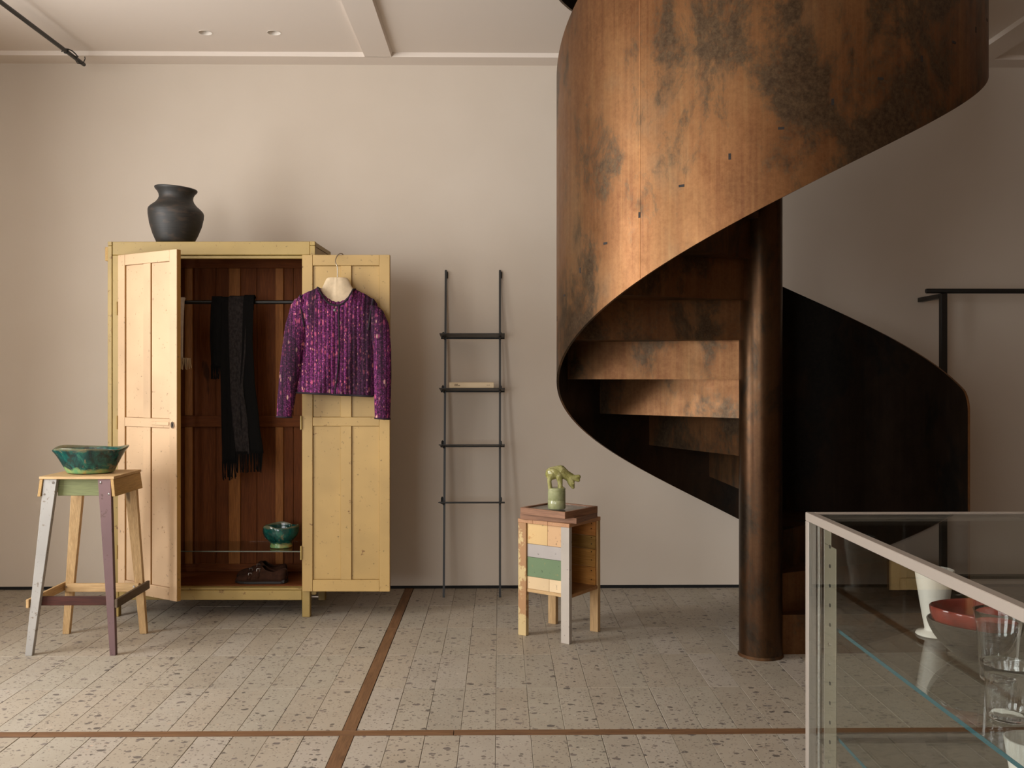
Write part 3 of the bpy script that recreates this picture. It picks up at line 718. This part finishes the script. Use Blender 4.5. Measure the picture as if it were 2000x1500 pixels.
bp2 = [(0, 0), (.056, 0), (.060, .004), (.058, .014), (.052, .022), (.060, .034), (.080, .050), (.093, .072), (.097, .092), (.096, .110), (.0945, .118), (.090, .120), (.086, .112), (.086, .085), (.070, .054), (.045, .040), (0, .036)]
tag(lathe('ceramic_bowl', bp2, (-1.172, 5.10, .3335), glaze('teal_glaze_small', 0, .12, (20,70,62)), None, 64, bowl_fn(.025, .97, 2.0), 60, 1), 'small footed teal glazed bowl standing on the glass shelf inside the wardrobe', 'bowl', 'teal glazed bowls')

# ------------------------------------------------------------------ shoes
suede = plain('brown_suede', (52,32,22), .95, 0, .15, .15, 60, .3); sole_m = plain('shoe_sole', (26,18,14), .6); tan_m = plain('tan_lining', (168,104,58), .6)
def shoe(label, x, y, z, rz, s=1):
    S = root('shoe', label, 'shoe', (x, y, z), 'pair of brown shoes in the wardrobe')
    L = .272; n = 34; m_ = 22
    hw = [(0, .012), (.03, .026), (.10, .040), (.22, .048), (.35, .049), (.5, .043), (.65, .037), (.8, .036), (.92, .034), (.98, .024), (1, .012)]
    ht = [(0, .016), (.04, .030), (.12, .040), (.24, .046), (.36, .060), (.47, .084), (.54, .086), (.62, .068), (.74, .060), (.86, .066), (.95, .074), (1, .066)]
    op = [(0, 0), (.48, 0), (.53, .55), (.6, .86), (.72, .92), (.88, .90), (.96, .75), (1, .5)]
    V = []; F = []
    for i in range(n):
        t = i/(n-1); w_ = interp(t, hw); h = interp(t, ht); o_ = interp(t, op)
        for k in range(m_+1):
            a = -pi/2+.0+(pi)*k/m_           # from one side of the sole over the top to the other
            q = sin(a); lim = 1-o_
            # with an opening the arch stops at the topline on each side
            c = cos(a)
            yy_ = w_*math.copysign(abs(q)**.75, q); zz = .010+(h-.010)*(c**.6 if c > 0 else 0)
            if o_ > .01:
                if abs(yy_) < w_*o_*.86: yy_ = math.copysign(w_*o_*.86, q if q else 1); zz = min(zz, h)
            V.append(((t-.5)*L, yy_, zz))
    for i in range(n-1):
        for k in range(m_):
            if k in (m_//2-1, m_//2) and interp((i+.5)/(n-1), op) > .3: continue
            a = i*(m_+1)+k; F.append((a, a+1, a+m_+2, a+m_+1))
    up = mesh('upper', V, F, suede, S, 60, (x, y, z), solid=.003)
    so = []
    for i in range(n): t = i/(n-1); so.append(((t-.5)*L*1.02, -interp(t, hw)-.003))
    poly = so+[(a, -b) for a, b in so[::-1]]
    prism('sole', [(x+a, y+b) for a, b in poly], 'z', z, z+.011, sole_m, S)
    box('heel_block', (x+.065, y-.034, z-.0005), (x+.135, y+.034, z+.018), sole_m, S, .004)
    ins = [((interp_t-.5)*L, -interp(interp_t, hw)*.9) for interp_t in [.42+.56*i/14 for i in range(15)]]
    prism('insole', [(x+a, y+b) for a, b in ins+[(a, -b) for a, b in ins[::-1]]], 'z', z+.011, z+.030, tan_m, S)
    for t0, zz in ((.30, .060), (.455, .083)):
        w_ = interp(t0, hw)+.003; h = interp(t0, ht)+.003
        arc = [(x+(t0-.5)*L+.010*cos(a), y+w_*math.copysign(abs(sin(a))**.75, sin(a)), z+.010+(h-.010)*max(0, cos(a))**.6) for a in [(-pi/2+.1)+(pi-.2)*i/18 for i in range(19)]]
        V = []; F = []
        for p in arc:
            V += [(p[0]-.010, p[1], p[2]), (p[0]+.010, p[1], p[2])]
        for i in range(18): F.append((2*i, 2*i+1, 2*i+3, 2*i+2))
        st = mesh('strap', V, F, suede, S, 60, solid=.004)
        p = arc[4]; q = .0085
        tube('buckle', [(p[0]-q, p[1]-.004, p[2]-q), (p[0]+q, p[1]-.004, p[2]-q), (p[0]+q, p[1]-.002, p[2]+q), (p[0]-q, p[1]-.002, p[2]+q), (p[0]-q, p[1]-.004, p[2]-q)], .0016, chrome_m, st, 6)
    S.rotation_euler = (0, 0, rz); return S
shoe('dark brown suede double-strap shoe, the front one on the wardrobe floor', -1.262, 5.045, .1585, R_(-4))
shoe('dark brown suede double-strap shoe, the one behind on the wardrobe floor', -1.29, 5.17, .1585, R_(-7))

# ------------------------------------------------------------------ stool
SO = root('scrapwood_stool', 'tall four-legged stool of mixed painted scrapwood with a pine seat', 'stool', (-1.90, 4.45, 0))
grey_p = paint('grey_scrap_paint', (162,158,152), (124,112,98), .75, .575, 22); plum_p = paint('plum_scrap_paint', (112,84,84), (84,60,52), .6, .57); green_p = wood('green_stain', 'x', (106,112,72), (134,138,92), .6)
red_p = wood('red_brown', 'x', (38,18,13), (84,38,26), .6); dark_p = wood('grey_brown', 'y', (74,60,46), (104,86,66), .6)
def leg(xt, xb, yt, yb, zt, dt, db, mat):
    return hexa('leg', [(xb[0], yb, 0), (xb[1], yb, 0), (xb[1], yb+db, 0), (xb[0], yb+db, 0)], [(xt[0], yt, zt), (xt[1], yt, zt), (xt[1], yt+dt, zt), (xt[0], yt+dt, zt)], mat, SO)
leg((-2.049, -1.990), (-2.121, -2.090), 4.285, 4.262, .7875, .024, .024, grey_p)
leg((-1.807, -1.749), (-1.744, -1.718), 4.285, 4.262, .7875, .024, .024, plum_p)
leg((-2.049, -1.99), (-2.118, -2.086), 4.570, 4.618, .7875, .024, .024, pine('z'))
leg((-1.807, -1.749), (-1.745, -1.712), 4.570, 4.618, .7875, .024, .024, pine('z'))
box('seat', (-2.066, 4.278, .788), (-1.731, 4.600, .800), pine('x'), SO, .001)
for s, x0 in ((-1, -2.050), (1, -1.748)):
    xs_ = (x0-.014, x0) if s < 0 else (x0, x0+.014); dx = .009*s
    hexa('side_apron', [(xs_[0]+dx, 4.276, .710), (xs_[1]+dx, 4.276, .710), (xs_[1]+dx, 4.604, .710), (xs_[0]+dx, 4.604, .710)], [(xs_[0], 4.28, .7875), (xs_[1], 4.28, .7875), (xs_[1], 4.599, .7875), (xs_[0], 4.599, .7875)], wood('apron', 'y', (164,128,74), (196,158,100)), SO)
box('front_apron', (-1.998, 4.3105, .710), (-1.80, 4.324, .7875), green_p, SO); box('rear_apron', (-2.0, 4.556, .710), (-1.80, 4.5695, .7875), pine('x'), SO)
box('front_stretcher', (-2.066, 4.2955, .217), (-1.765, 4.310, .257), red_p, SO); box('rear_stretcher', (-2.085, 4.585, .212), (-1.738, 4.602, .252), pine('x'), SO)
for (x0, x1, m_) in ((-2.117, -2.104, pine('y')), (-1.7225, -1.7095, dark_p)): box('side_stretcher', (x0, 4.262, .213), (x1, 4.655, .252), m_, SO)
for (x, z) in ((-2.006, .772), (-2.044, .720), (-1.795, .772), (-1.757, .720)):
    v_, f_ = lathe_vf([(.0, -.002), (.005, -.0018), (.006, 0), (0, .001)], 12); mesh('screw', [(p[0], p[2], p[1]) for p in v_], f_, chrome_m, SO, 40, (x, 4.2838, z))
for (x, y, z) in ((-2.085, 4.583, .238), (-1.76, 4.583, .238)):
    v_, f_ = lathe_vf([(.0, -.002), (.005, -.0018), (.006, 0), (0, .001)], 12); mesh('screw', [(p[0], p[2], p[1]) for p in v_], f_, chrome_m, SO, 40, (x, y, z))

# ------------------------------------------------------------------ side table (square, turned about 37 degrees)
TB = root('side_table', 'small square side table of patchwork reclaimed wood with one open side', 'table', (.325, 4.411, 0))
# built with the near corner at the root, local x to the left panel's right end, then turned
bx0, by0 = .325, 4.411; TW, TD, TZ = .292, .286, .562
def tb(n, lo, hi, m, b=.001, par=TB): return box(n, (bx0+lo[0], by0+lo[1], lo[2]), (bx0+hi[0], by0+hi[1], hi[2]), m, par, b)
worn = paint('worn_post_paint', (204,178,126), (160,116,76), .6, .44, 4); greyp = paint('smooth_grey_paint', (176,166,154), (150,120,90), .55, .74)
# near face lies along local -x (to the left), open face along local +y
tb('post', (-.046, 0, 0), (0, .024, TZ-.0185), greyp); tb('post', (-TW, 0, 0), (-TW+.046, .024, TZ-.0185), worn)
tb('post', (-.046, TD-.024, 0), (0, TD, TZ-.0185), pine('z')); tb('post', (-TW, TD-.024, 0), (-TW+.046, TD, TZ-.0185), pine('z'))
xs = [-TW-.001, -.205, -.12, .001]
for a, b in zip(xs, xs[1:]): tb('top_plank', (a+.0004, -.001, TZ-.018), (b-.0004, TD+.001, TZ), wood('top', 'y', (176,126,88), (206,158,116)))
zb = .212
tb('bottom_board', (-TW+.001, .0245, zb), (-.0005, TD-.0245, zb+.016), wood('tbl_bottom', 'x', (150,104,62), (186,138,88)))
tb('bottom_rail', (-TW+.047, .008, zb), (-.047, .024, zb+.016), pine('x'))
pw = [((-TW+.047, .445), (-.128, .543), paint('patch_cream', (212,178,122), (190,140,84), .6, .60)), ((-.1275, .445), (-.047, .543), paint('patch_peach', (204,164,120), (150,96,60), .6, .58)),
      ((-TW+.047, .382), (-.047, .4445), paint('patch_grey', (172,164,158), (140,120,100), .6, .62)), ((-TW+.047, .288), (-.047, .3815), paint('patch_green', (104,126,90), (140,130,80), .6, .58)), ((-TW+.047, .2285), (-.118, .2875), paint('patch_pale', (216,188,146), (176,120,80), .6, .60)), ((-.1175, .2285), (-.047, .2875), paint('patch_pale2', (220,194,154), (176,120,80), .6, .60))]
for (a, b, m_) in pw: tb('panel_plank', (a[0], .010, a[1]), (b[0]-.0003, .023, b[1]-.0006), m_)
for (z0, z1, m_) in ((.229, .318, wood('knotty', 'x', (172,112,48), (214,154,82))), (.319, .405, wood('amber', 'x', (150,102,40), (206,152,82))), (.406, .470, wood('olive', 'x', (132,96,42), (182,140,76))), (.471, .543, wood('orange', 'x', (178,112,52), (208,146,80)))):
    tb('inner_plank', (-TW+.020, TD-.037, z0), (-.008, TD-.0247, z1-.001), m_)
    tb('inner_plank', (-TW+.006, .0245, z0), (-TW+.018, TD-.0385, z1-.001), wood('amber', 'y', (150,102,40), (206,152,82)))
for z in (.256, .30, .352, .392, .43, .462, .505, .53):
    v_, f_ = lathe_vf([(0, -.001), (.003, -.001), (.0032, .001), (0, .001)], 10); mesh('screw', [(p[0], p[2], p[1]) for p in v_], f_, chrome_m, TB, 40, (bx0-.028, by0+TD-.0375, z))
TB.rotation_euler = (0, 0, R_(-36.5))

# framed trays on the table
walnut = lambda ax: wood('walnut', ax, (122,84,60), (162,118,88), .45)
def frame_tray(label, near, ang, wl, wr, z, h, pat):
    """near = near corner; runs wl to the left-back and wr to the right-back"""
    T = root('picture_frame', label, 'frame', (near[0], near[1], z), 'flat wooden frames stacked on the side table'); x, y = near; fw = .014
    def b(n, lo, hi, m, bv=.001): return box(n, (x+lo[0], y+lo[1], z+lo[2]), (x+hi[0], y+hi[1], z+hi[2]), m, T, bv)
    b('frame_side', (-wl, 0, 0), (0, fw, h), walnut('x')); b('frame_side', (-wl, wr-fw, 0), (0, wr, h), walnut('x'))
    b('frame_side', (-fw, fw+.0003, 0), (0, wr-fw-.0003, h), walnut('y')); b('frame_side', (-wl, fw+.0003, 0), (-wl+fw, wr-fw-.0003, h), walnut('y'))
    b('backing', (-wl+fw, fw, .002), (-fw, wr-fw, h-.010), plain('mount_dark_'+pat, (60,52,44), .6), 0)
    b('print', (-wl+.05, .05, h-.010), (-.10, wr-.06, h-.0092), plain('print_pale_'+pat, (186,180,164), .7), 0)
    b('glass', (-wl+fw+.0005, fw+.0005, h-.006), (-fw-.0005, wr-fw-.0005, h-.004), glass_m, 0)
    T.rotation_euler = (0, 0, R_(ang)); return T
frame_tray('flat walnut frame under glass, the lower of two stacked on side table', (.359, 4.408), -30, .30, .238, .5625, .027, 'a')
frame_tray('flat walnut frame under glass, the upper of two, carrying the green figurine', (.303, 4.373), -40, .265, .268, .590, .032, 'b')

# figurine ----------------------------------------------------------------
cel = M('celadon_glaze', .14, 0, .55); _n = cel.noise(cel.obj(), 30, 5, .6); _c = cel.noise(cel.obj(), 70, 3, .6)
cel.col(cel.mix(cel.math('MULTIPLY', cel.step(_c, .56, .66), .6), cel.ramp(_n, [(.3, (122,118,62)), (.5, (150,146,90)), (.7, (174,168,118))]), lin((92,80,36)))); cel.bump(_n, .3, .004); cel_m = cel.m
cyl_m = M('pale_celadon', .14, 0, .55); _n = cyl_m.noise(cyl_m.obj(), 22, 5, .6); cyl_m.col(cyl_m.ramp(_n, [(.3, (136,140,96)), (.55, (160,162,122)), (.75, (178,178,142))])); cyl_m.bump(_n, .12, .003); cyl_m = cyl_m.m
fx, fy, fz = .272, 4.500, .6222
FG = root('figurine', 'green glazed ceramic animal with lowered head standing on a round pedestal', 'figurine', (fx, fy, fz))
lathe('pedestal', [(0, 0), (.040, 0), (.0425, .003), (.0425, .040), (.0415, .0415), (.0425, .043), (.0425, .083), (.0405, .085), (.0405, .0865), (.042, .088), (.042, .096), (.038, .099), (0, .099)], (fx, fy, fz), cyl_m, FG, 48)
g = .099
C = [((-.022, 0, g+.068), (.018, 0, g+.078), .026, .024), ((.018, 0, g+.078), (.044, 0, g+.060), .024, .019), ((-.028, 0, g+.066), (-.030, 0, g+.058), .022, .018),
     ((-.030, -.012, g+.056), (-.036, -.014, g+.032), .013, .008), ((-.036, -.014, g+.032), (-.032, -.014, g-.002), .008, .008), ((-.036, -.014, g+.033), (-.042, -.014, g+.026), .006, .003),
     ((-.030, .012, g+.056), (-.034, .014, g+.032), .013, .008), ((-.034, .014, g+.032), (-.029, .014, g-.002), .008, .008),
     ((.010, -.013, g+.058), (.016, -.014, g+.028), .015, .010), ((.016, -.014, g+.028), (.017, -.014, g-.002), .010, .009), ((.017, -.014, g+.002), (.028, -.015, g+.001), .006, .005),
     ((.012, .013, g+.058), (.017, .014, g+.028), .014, .009), ((.017, .014, g+.028), (.015, .014, g-.002), .009, .009),
     ((.044, 0, g+.060), (.064, 0, g+.048), .019, .018), ((.064, 0, g+.048), (.070, 0, g+.020), .017, .012), ((.070, 0, g+.020), (.078, 0, g+.000), .012, .006),
     ((.066, -.006, g+.050), (.086, -.008, g+.048), .012, .010), ((.086, -.008, g+.048), (.104, -.009, g+.052), .010, .008), ((.086, -.008, g+.044), (.102, -.009, g+.036), .009, .007), ((.070, -.010, g+.040), (.080, -.014, g+.022), .008, .004),
     ((.070, .008, g+.052), (.098, .012, g+.046), .010, .007),
     ((-.030, 0, g+.072), (-.040, 0, g+.058), .010, .006)]
C = [(a, b, c*(1.36 if a[0] > .06 else 1.24), d*(1.36 if a[0] > .06 else 1.24)) for a, b, c, d in C]
an = blob('animal', C, cel_m, FG, (fx, fy, fz), .0024, 2)
blob('wing_relief', [((-.004, -.022, g+.074), (.030, .010, .016), (0, R_(22), 0))], cel_m, FG, (fx, fy, fz), .0022, 2)

# ------------------------------------------------------------------ leaning ladder shelf
LS = root('ladder_shelf', 'narrow black steel ladder shelf with four slim shelves leaning on the wall', 'shelf', (-.155, 5.36, 0))
ang = math.atan2(.214, 1.876); LEN = 1.888
ux = Vector((0, sin(ang), cos(ang))); uy = Vector((0, -cos(ang), sin(ang)))          # along the rails; out of the ladder plane
B0 = Vector((-.155, 5.362, 0.0))
def lpt(x, s, d): return B0+Vector((x, 0, 0))+ux*s+uy*d
def lbox(n, x0, x1, s0, s1, d0, d1, m, par=LS, b=.001):
    return hexa(n, [lpt(x0, s0, d0), lpt(x1, s0, d0), lpt(x1, s0, d1), lpt(x0, s0, d1)], [lpt(x0, s1, d0), lpt(x1, s1, d0), lpt(x1, s1, d1), lpt(x0, s1, d1)], m, par, b)
for x in (-.160, .158):
    prof = [(x-.006, 0), (x+.006, 0)]+[(x+.006*cos(a), LEN-.006+.006*sin(a)) for a in [pi*i/8 for i in range(9)]]+[]
    V = [lpt(p[0], p[1], -.006) for p in prof]+[lpt(p[0], p[1], .006) for p in prof]; n = len(prof)
    F = [list(range(n))[::-1], list(range(n, 2*n))]+[(i, (i+1) % n, n+(i+1) % n, n+i) for i in range(n)]
    mesh('upright', V, F, black_m, LS, 40)
    tube('wall_pad', [lpt(x+.006, LEN-.05, -.004), lpt(x+.006, LEN-.012, -.004)], .006, black_m, LS, 8)
for s in (.536, .858, 1.177, 1.490):
    sh = lbox('shelf', -.187, .185, s-.004, s, -.022, .135, black_m)
    lbox('shelf_lip', -.187, .185, s-.010, s-.0041, -.022, -.018, black_m, sh)
    for x in (-.176, .158):
        tube('bracket', [lpt(x, s-.012, .002), lpt(x, s+.022, .002), lpt(x+.003, s+.027, .002), lpt(x+.007, s+.022, .002), lpt(x+.007, s+.001, .002)], .0042, black_m, LS, 8)
        tube('bracket_arm', [lpt(x+.012 if x < 0 else x, s-.016, .006), lpt(x+.004, s-.006, .055)], .0038, black_m, LS, 8)
book_m = plain('book_cloth', (226,206,172), .8); page_m = plain('book_pages', (232,220,196), .9); ink_m = plain('book_ink', (78,58,40), .8)
BK = root('book', 'cream book lying flat on the second shelf from the top of the ladder', 'book', lpt(.0, 1.1775, .07))
lbox('cover', -.131, .123, 1.1775, 1.1800, -.018, .118, book_m, BK); lbox('cover', -.131, .123, 1.2080, 1.2105, -.018, .118, book_m, BK); lbox('spine', -.131, .123, 1.1801, 1.2079, .1155, .118, book_m, BK); lbox('pages', -.128, .120, 1.1801, 1.2079, -.015, .115, page_m, BK, 0)
def marks(x0, s, words, hgt):
    x = x0
    for wd in words:
        for _ in range(wd):
            h = hgt*fr.choice([.7, .7, 1.0]); lbox('lettering', x, x+hgt*.42, s, s+h, .118, .1182, ink_m, BK, 0); x += hgt*.62
        x += hgt*.4
marks(-.100, 1.1965, [6], .0052); marks(-.100, 1.1895, [10], .0052); marks(.083, 1.1925, [3, 4], .0038)

# ------------------------------------------------------------------ clothes rail on the right
CK = root('clothes_rail', 'black steel clothes rail on square post fixed to wall behind staircase', 'clothes rail', (2.4975, 5.30, 0))
for x in (2.4975, 3.75):
    box('post', (x-.017, 5.283, 0), (x+.017, 5.317, 1.7155), black_m, CK, .002); box('wall_arm', (x-.0165, 5.3175, 1.690), (x+.0165, YW-.001, 1.716), black_m, CK, .002)
tube('bar', [(2.400, 5.30, 1.7300), (2.405, 5.30, 1.7300), (3.80, 5.30, 1.7300)], [.0125, .0142, .0142], black_m, CK, 18)

# ------------------------------------------------------------------ pole under the ceiling (top left)
PL = root('ceiling_pole', 'thin black pole with hooks hung just below the ceiling above the wardrobe', 'pole', (-2.37, 4.6, 3.03))
PX, PZ = -2.372, 3.03
tube('pole', [(PX, 1.6, PZ), (PX, 5.436, PZ), (PX, 5.444, PZ), (PX, 5.449, PZ)], [.0112, .0112, .0095, .004], black_m, PL, 14)
for y in (2.6, 1.8):
    tube('ceiling_bracket', [(PX, y, PZ), (PX, y, PZ+.05), (PX, y, ZP-.001)], .005, black_m, PL, 8)
tube('rail_clip', [(PX-.008, 5.185, PZ-.013), (PX-.013, 5.20, PZ), (PX-.004, 5.215, PZ+.0125), (PX+.010, 5.225, PZ+.013), (PX+.022, 5.240, PZ+.010), (PX+.030, 5.262, PZ+.002), (PX+.030, 5.29, PZ-.004), (PX+.020, 5.315, PZ-.006), (PX+.0125, 5.33, PZ)], .0034, black_m, PL, 8)
tube('clip_ring', [(PX+.0125*cos(a), 5.215, PZ+.0125*sin(a)) for a in [2*pi*i/16 for i in range(17)]], .0028, black_m, PL, 8)
HK = root('s_hook', 'small black s-shaped hook hung over the end of the ceiling pole', 'hook', (PX, 5.375, 3.0))
tube('hook_wire', [(PX+.030, 5.382, PZ+.026), (PX+.031, 5.384, PZ+.014), (PX+.022, 5.386, PZ-.004), (PX+.010, 5.382, PZ-.0145), (PX-.008, 5.376, PZ-.0145), (PX-.0155, 5.365, PZ), (PX-.010, 5.352, PZ+.0135), (PX+.006, 5.34, PZ+.015), (PX+.018, 5.325, PZ+.008), (PX+.022, 5.30, PZ+.002)], .0026, black_m, HK, 8)

# ------------------------------------------------------------------ glass display case
X0, X1, Y0, Y1, ZT, ZB = .726, 1.62, .72, 2.239, .928, .385
VC = root('display_case', 'steel-framed glass display case with two glass shelves in the right foreground', 'display case', (1.17, 1.48, 0))
fw = .020
def vb(n, lo, hi, m=steel_m, par=VC, b=.0012): return box(n, lo, hi, m, par, b)
for x in (X0, X1-fw):
    for y in (Y0, Y1-fw): vb('post', (x, y, 0), (x+fw, y+fw, ZT-fw-.0003))
for x in (X0, X1-fw): vb('rail', (x, Y0, ZT-fw), (x+fw, Y1, ZT)); vb('rail', (x, Y0+fw, .04), (x+fw, Y1-fw, .04+fw))
for y in (Y0, Y1-fw): vb('rail', (X0+fw+.0003, y, ZT-fw), (X1-fw-.0003, y+fw, ZT)); vb('rail', (X0+fw, y, ZB), (X1-fw, y+fw, ZB+fw))
vb('glass_pane', (X0+fw, Y0+fw, ZT-.007), (X1-fw, Y1-fw, ZT-.002), glass_m, VC, 0)
vb('glass_pane', (X0+.002, Y0+fw+.0005, .061), (X0+.007, Y1-fw-.0005, ZT-fw-.0005), glass_m, VC, 0)
vb('glass_pane', (X0+fw+.0005, Y1-.012, ZB+fw), (X1-fw-.0005, Y1-.007, ZT-fw-.0005), glass_m, VC, 0)
vb('glass_pane', (X1-.007, Y0+fw+.0005, .061), (X1-.002, Y1-fw-.0005, ZT-fw-.0005), glass_m, VC, 0)
vb('bottom_pane', (X0+fw, Y0+fw, ZB+.008), (X1-fw, Y1-fw, ZB+.014), glass_m, VC, 0)
tube('chrome_strip', [(X0+.0235, Y1-fw-.012, .062), (X0+.0235, Y1-fw-.012, ZT-fw)], .0055, chrome_m, VC, 12)
std_m = M('satin_upright', .5, .6); std_m.col(lin((150,142,124))); std_m = std_m.m
up = vb('shelf_upright', (X0+.0095, 2.062, .062), (X0+.0120, 2.134, ZT-fw-.036), std_m, VC, .0006); vb('upright_flange', (X0+.0095, 2.136, .062), (X0+.024, 2.138, ZT-fw), steel_m, up, .0004)
vb('upright_neck', (X0+.0095, 2.094, ZT-fw-.0355), (X0+.0120, 2.134, ZT-fw), std_m, up, .0006)
for k in range(17):
    z = .175+k*.0435; v_, f_ = lathe_vf([(0, -.0008), (.0035, -.0008), (.0035, .0008), (0, .0008)], 12); pin = k in (5, 11, 10)
    mesh('shelf_pin' if pin else 'pin_hole', [(p[2]*(4 if pin else 1), p[0]*1.2, p[1]*1.2) for p in v_], f_, chrome_m if pin else blackmatt_m, up, 40, (X0+.0092, 2.098, z))
ZS1, ZS2 = .696, .458
for z in (ZS1, ZS2):
    sh = vb('glass_shelf', (X0+.018, Y0+.03, z-.008), (X1-.018, 2.098, z), glass_m, VC, 0)
    vb('shelf_edge', (X0+.0172, Y0+.03, z-.0078), (X0+.0179, 2.098, z-.0002), edge_m, sh, 0)

# contents of the case -------------------------------------------------------
por_m = plain('white_porcelain', (226,218,208), .3, 0, .5)
def item(kind, label, cat, prof, x, y, z, mat, fn=None, seg=56, group=None, sub=0):
    return tag(lathe(kind, prof, (x, y, z), mat, None, seg, fn, 55, sub), label, cat, group)
cup = [(0, 0), (.036, 0), (.038, .002), (.036, .006), (.022, .009), (.0195, .014), (.0255, .045), (.0335, .095), (.0392, .134), (.0402, .140), (.038, .141), (.0365, .134), (.0305, .09), (.0225, .04), (.015, .02), (0, .018)]
item('porcelain_cup', 'tall white tapered porcelain cup on a disc foot, standing beside the stacked bowls', 'cup', cup, .932, 2.018, ZS1, por_m, group='white cups in the case')
red_m = M('red_glaze', .12, 0, .6); _n = red_m.noise(red_m.obj(), 16, 5); red_m.col(red_m.ramp(_n, [(.3, (92,34,26)), (.55, (138,54,42)), (.75, (150,74,58))])); red_m = red_m.m
gry_m = M('dark_glaze', .16, 0, .55); _n = gry_m.noise(gry_m.obj(), 16, 5); gry_m.col(gry_m.ramp(_n, [(.3, (52,46,40)), (.7, (78,70,62))])); gry_m = gry_m.m
wob = lambda p, a, r, z: (p[0]*(1+.02*sin(2*a)+.012*sin(5*a)), p[1]*(1+.015*sin(3*a+1)), z*(1+.03*sin(2*a+.6)))
gb = [(0, 0), (.032, 0), (.036, .006), (.058, .022), (.078, .046), (.0865, .068), (.0885, .076), (.086, .077), (.082, .070), (.070, .046), (.048, .026), (.02, .014), (0, .013)]
item('ceramic_bowl', 'dark grey glazed bowl under the red bowl on the upper glass shelf', 'bowl', gb, .932, 1.845, ZS1, gry_m, wob, sub=1, group='stacked bowls in the case')
rb = [(0, .028), (.030, .028), (.052, .038), (.070, .056), (.0805, .080), (.0835, .100), (.082, .1015), (.079, .099), (.074, .080), (.060, .056), (.03, .040), (0, .038)]
item('ceramic_bowl', 'glossy red-brown glazed bowl nested in the dark grey bowl', 'bowl', rb, .932, 1.845, ZS1, red_m, wob, sub=1, group='stacked bowls in the case')
tall = [(0, 0), (.029, 0), (.031, .003), (.0325, .03), (.036, .08), (.0415, .118), (.0425, .1195), (.0405, .119), (.0345, .08), (.031, .03), (.0295, .006), (0, .005)]
item('glass_tumbler', 'tall clear flared glass tumbler behind the short dimpled one', 'glass', [(a, b*1.06) for a, b in tall], .911, 1.718, ZS1, tumbler_m, group='clear tumblers in the case')
def dimple(p, a, r, z):
    k = 1-.10*max(0, sin(5*a+60*z))*math.exp(-((z-.045)/.022)**2); return (p[0]*k, p[1]*k, z)
short = [(0, 0), (.028, 0), (.031, .003), (.0335, .02), (.033, .035), (.0345, .05), (.033, .062), (.036, .075), (.041, .088), (.0420, .0895), (.040, .089), (.0345, .075), (.0315, .062), (.033, .05), (.0315, .035), (.032, .02), (.029, .006), (0, .005)]
item('glass_tumbler', 'short clear glass tumbler with dimpled waist on the upper shelf', 'glass', short, .8225, 1.522, ZS1, tumbler_m, dimple, group='clear tumblers in the case')
wb = [(0, 0), (.024, 0), (.027, .004), (.030, .02), (.040, .05), (.052, .080), (.0535, .083), (.051, .082), (.038, .05), (.027, .02), (0, .012)]
item('porcelain_bowl', 'white porcelain flared bowl behind the glass tumblers at the frame edge', 'bowl', wb, 1.022, 1.722, ZS1, por_m)
item('porcelain_cup', 'tall white tapered porcelain cup on the lower shelf, below the dimpled tumbler', 'cup', [(a*1.12, b*1.05) for a, b in cup], .945, 1.67, ZS2, por_m, group='white cups in the case')
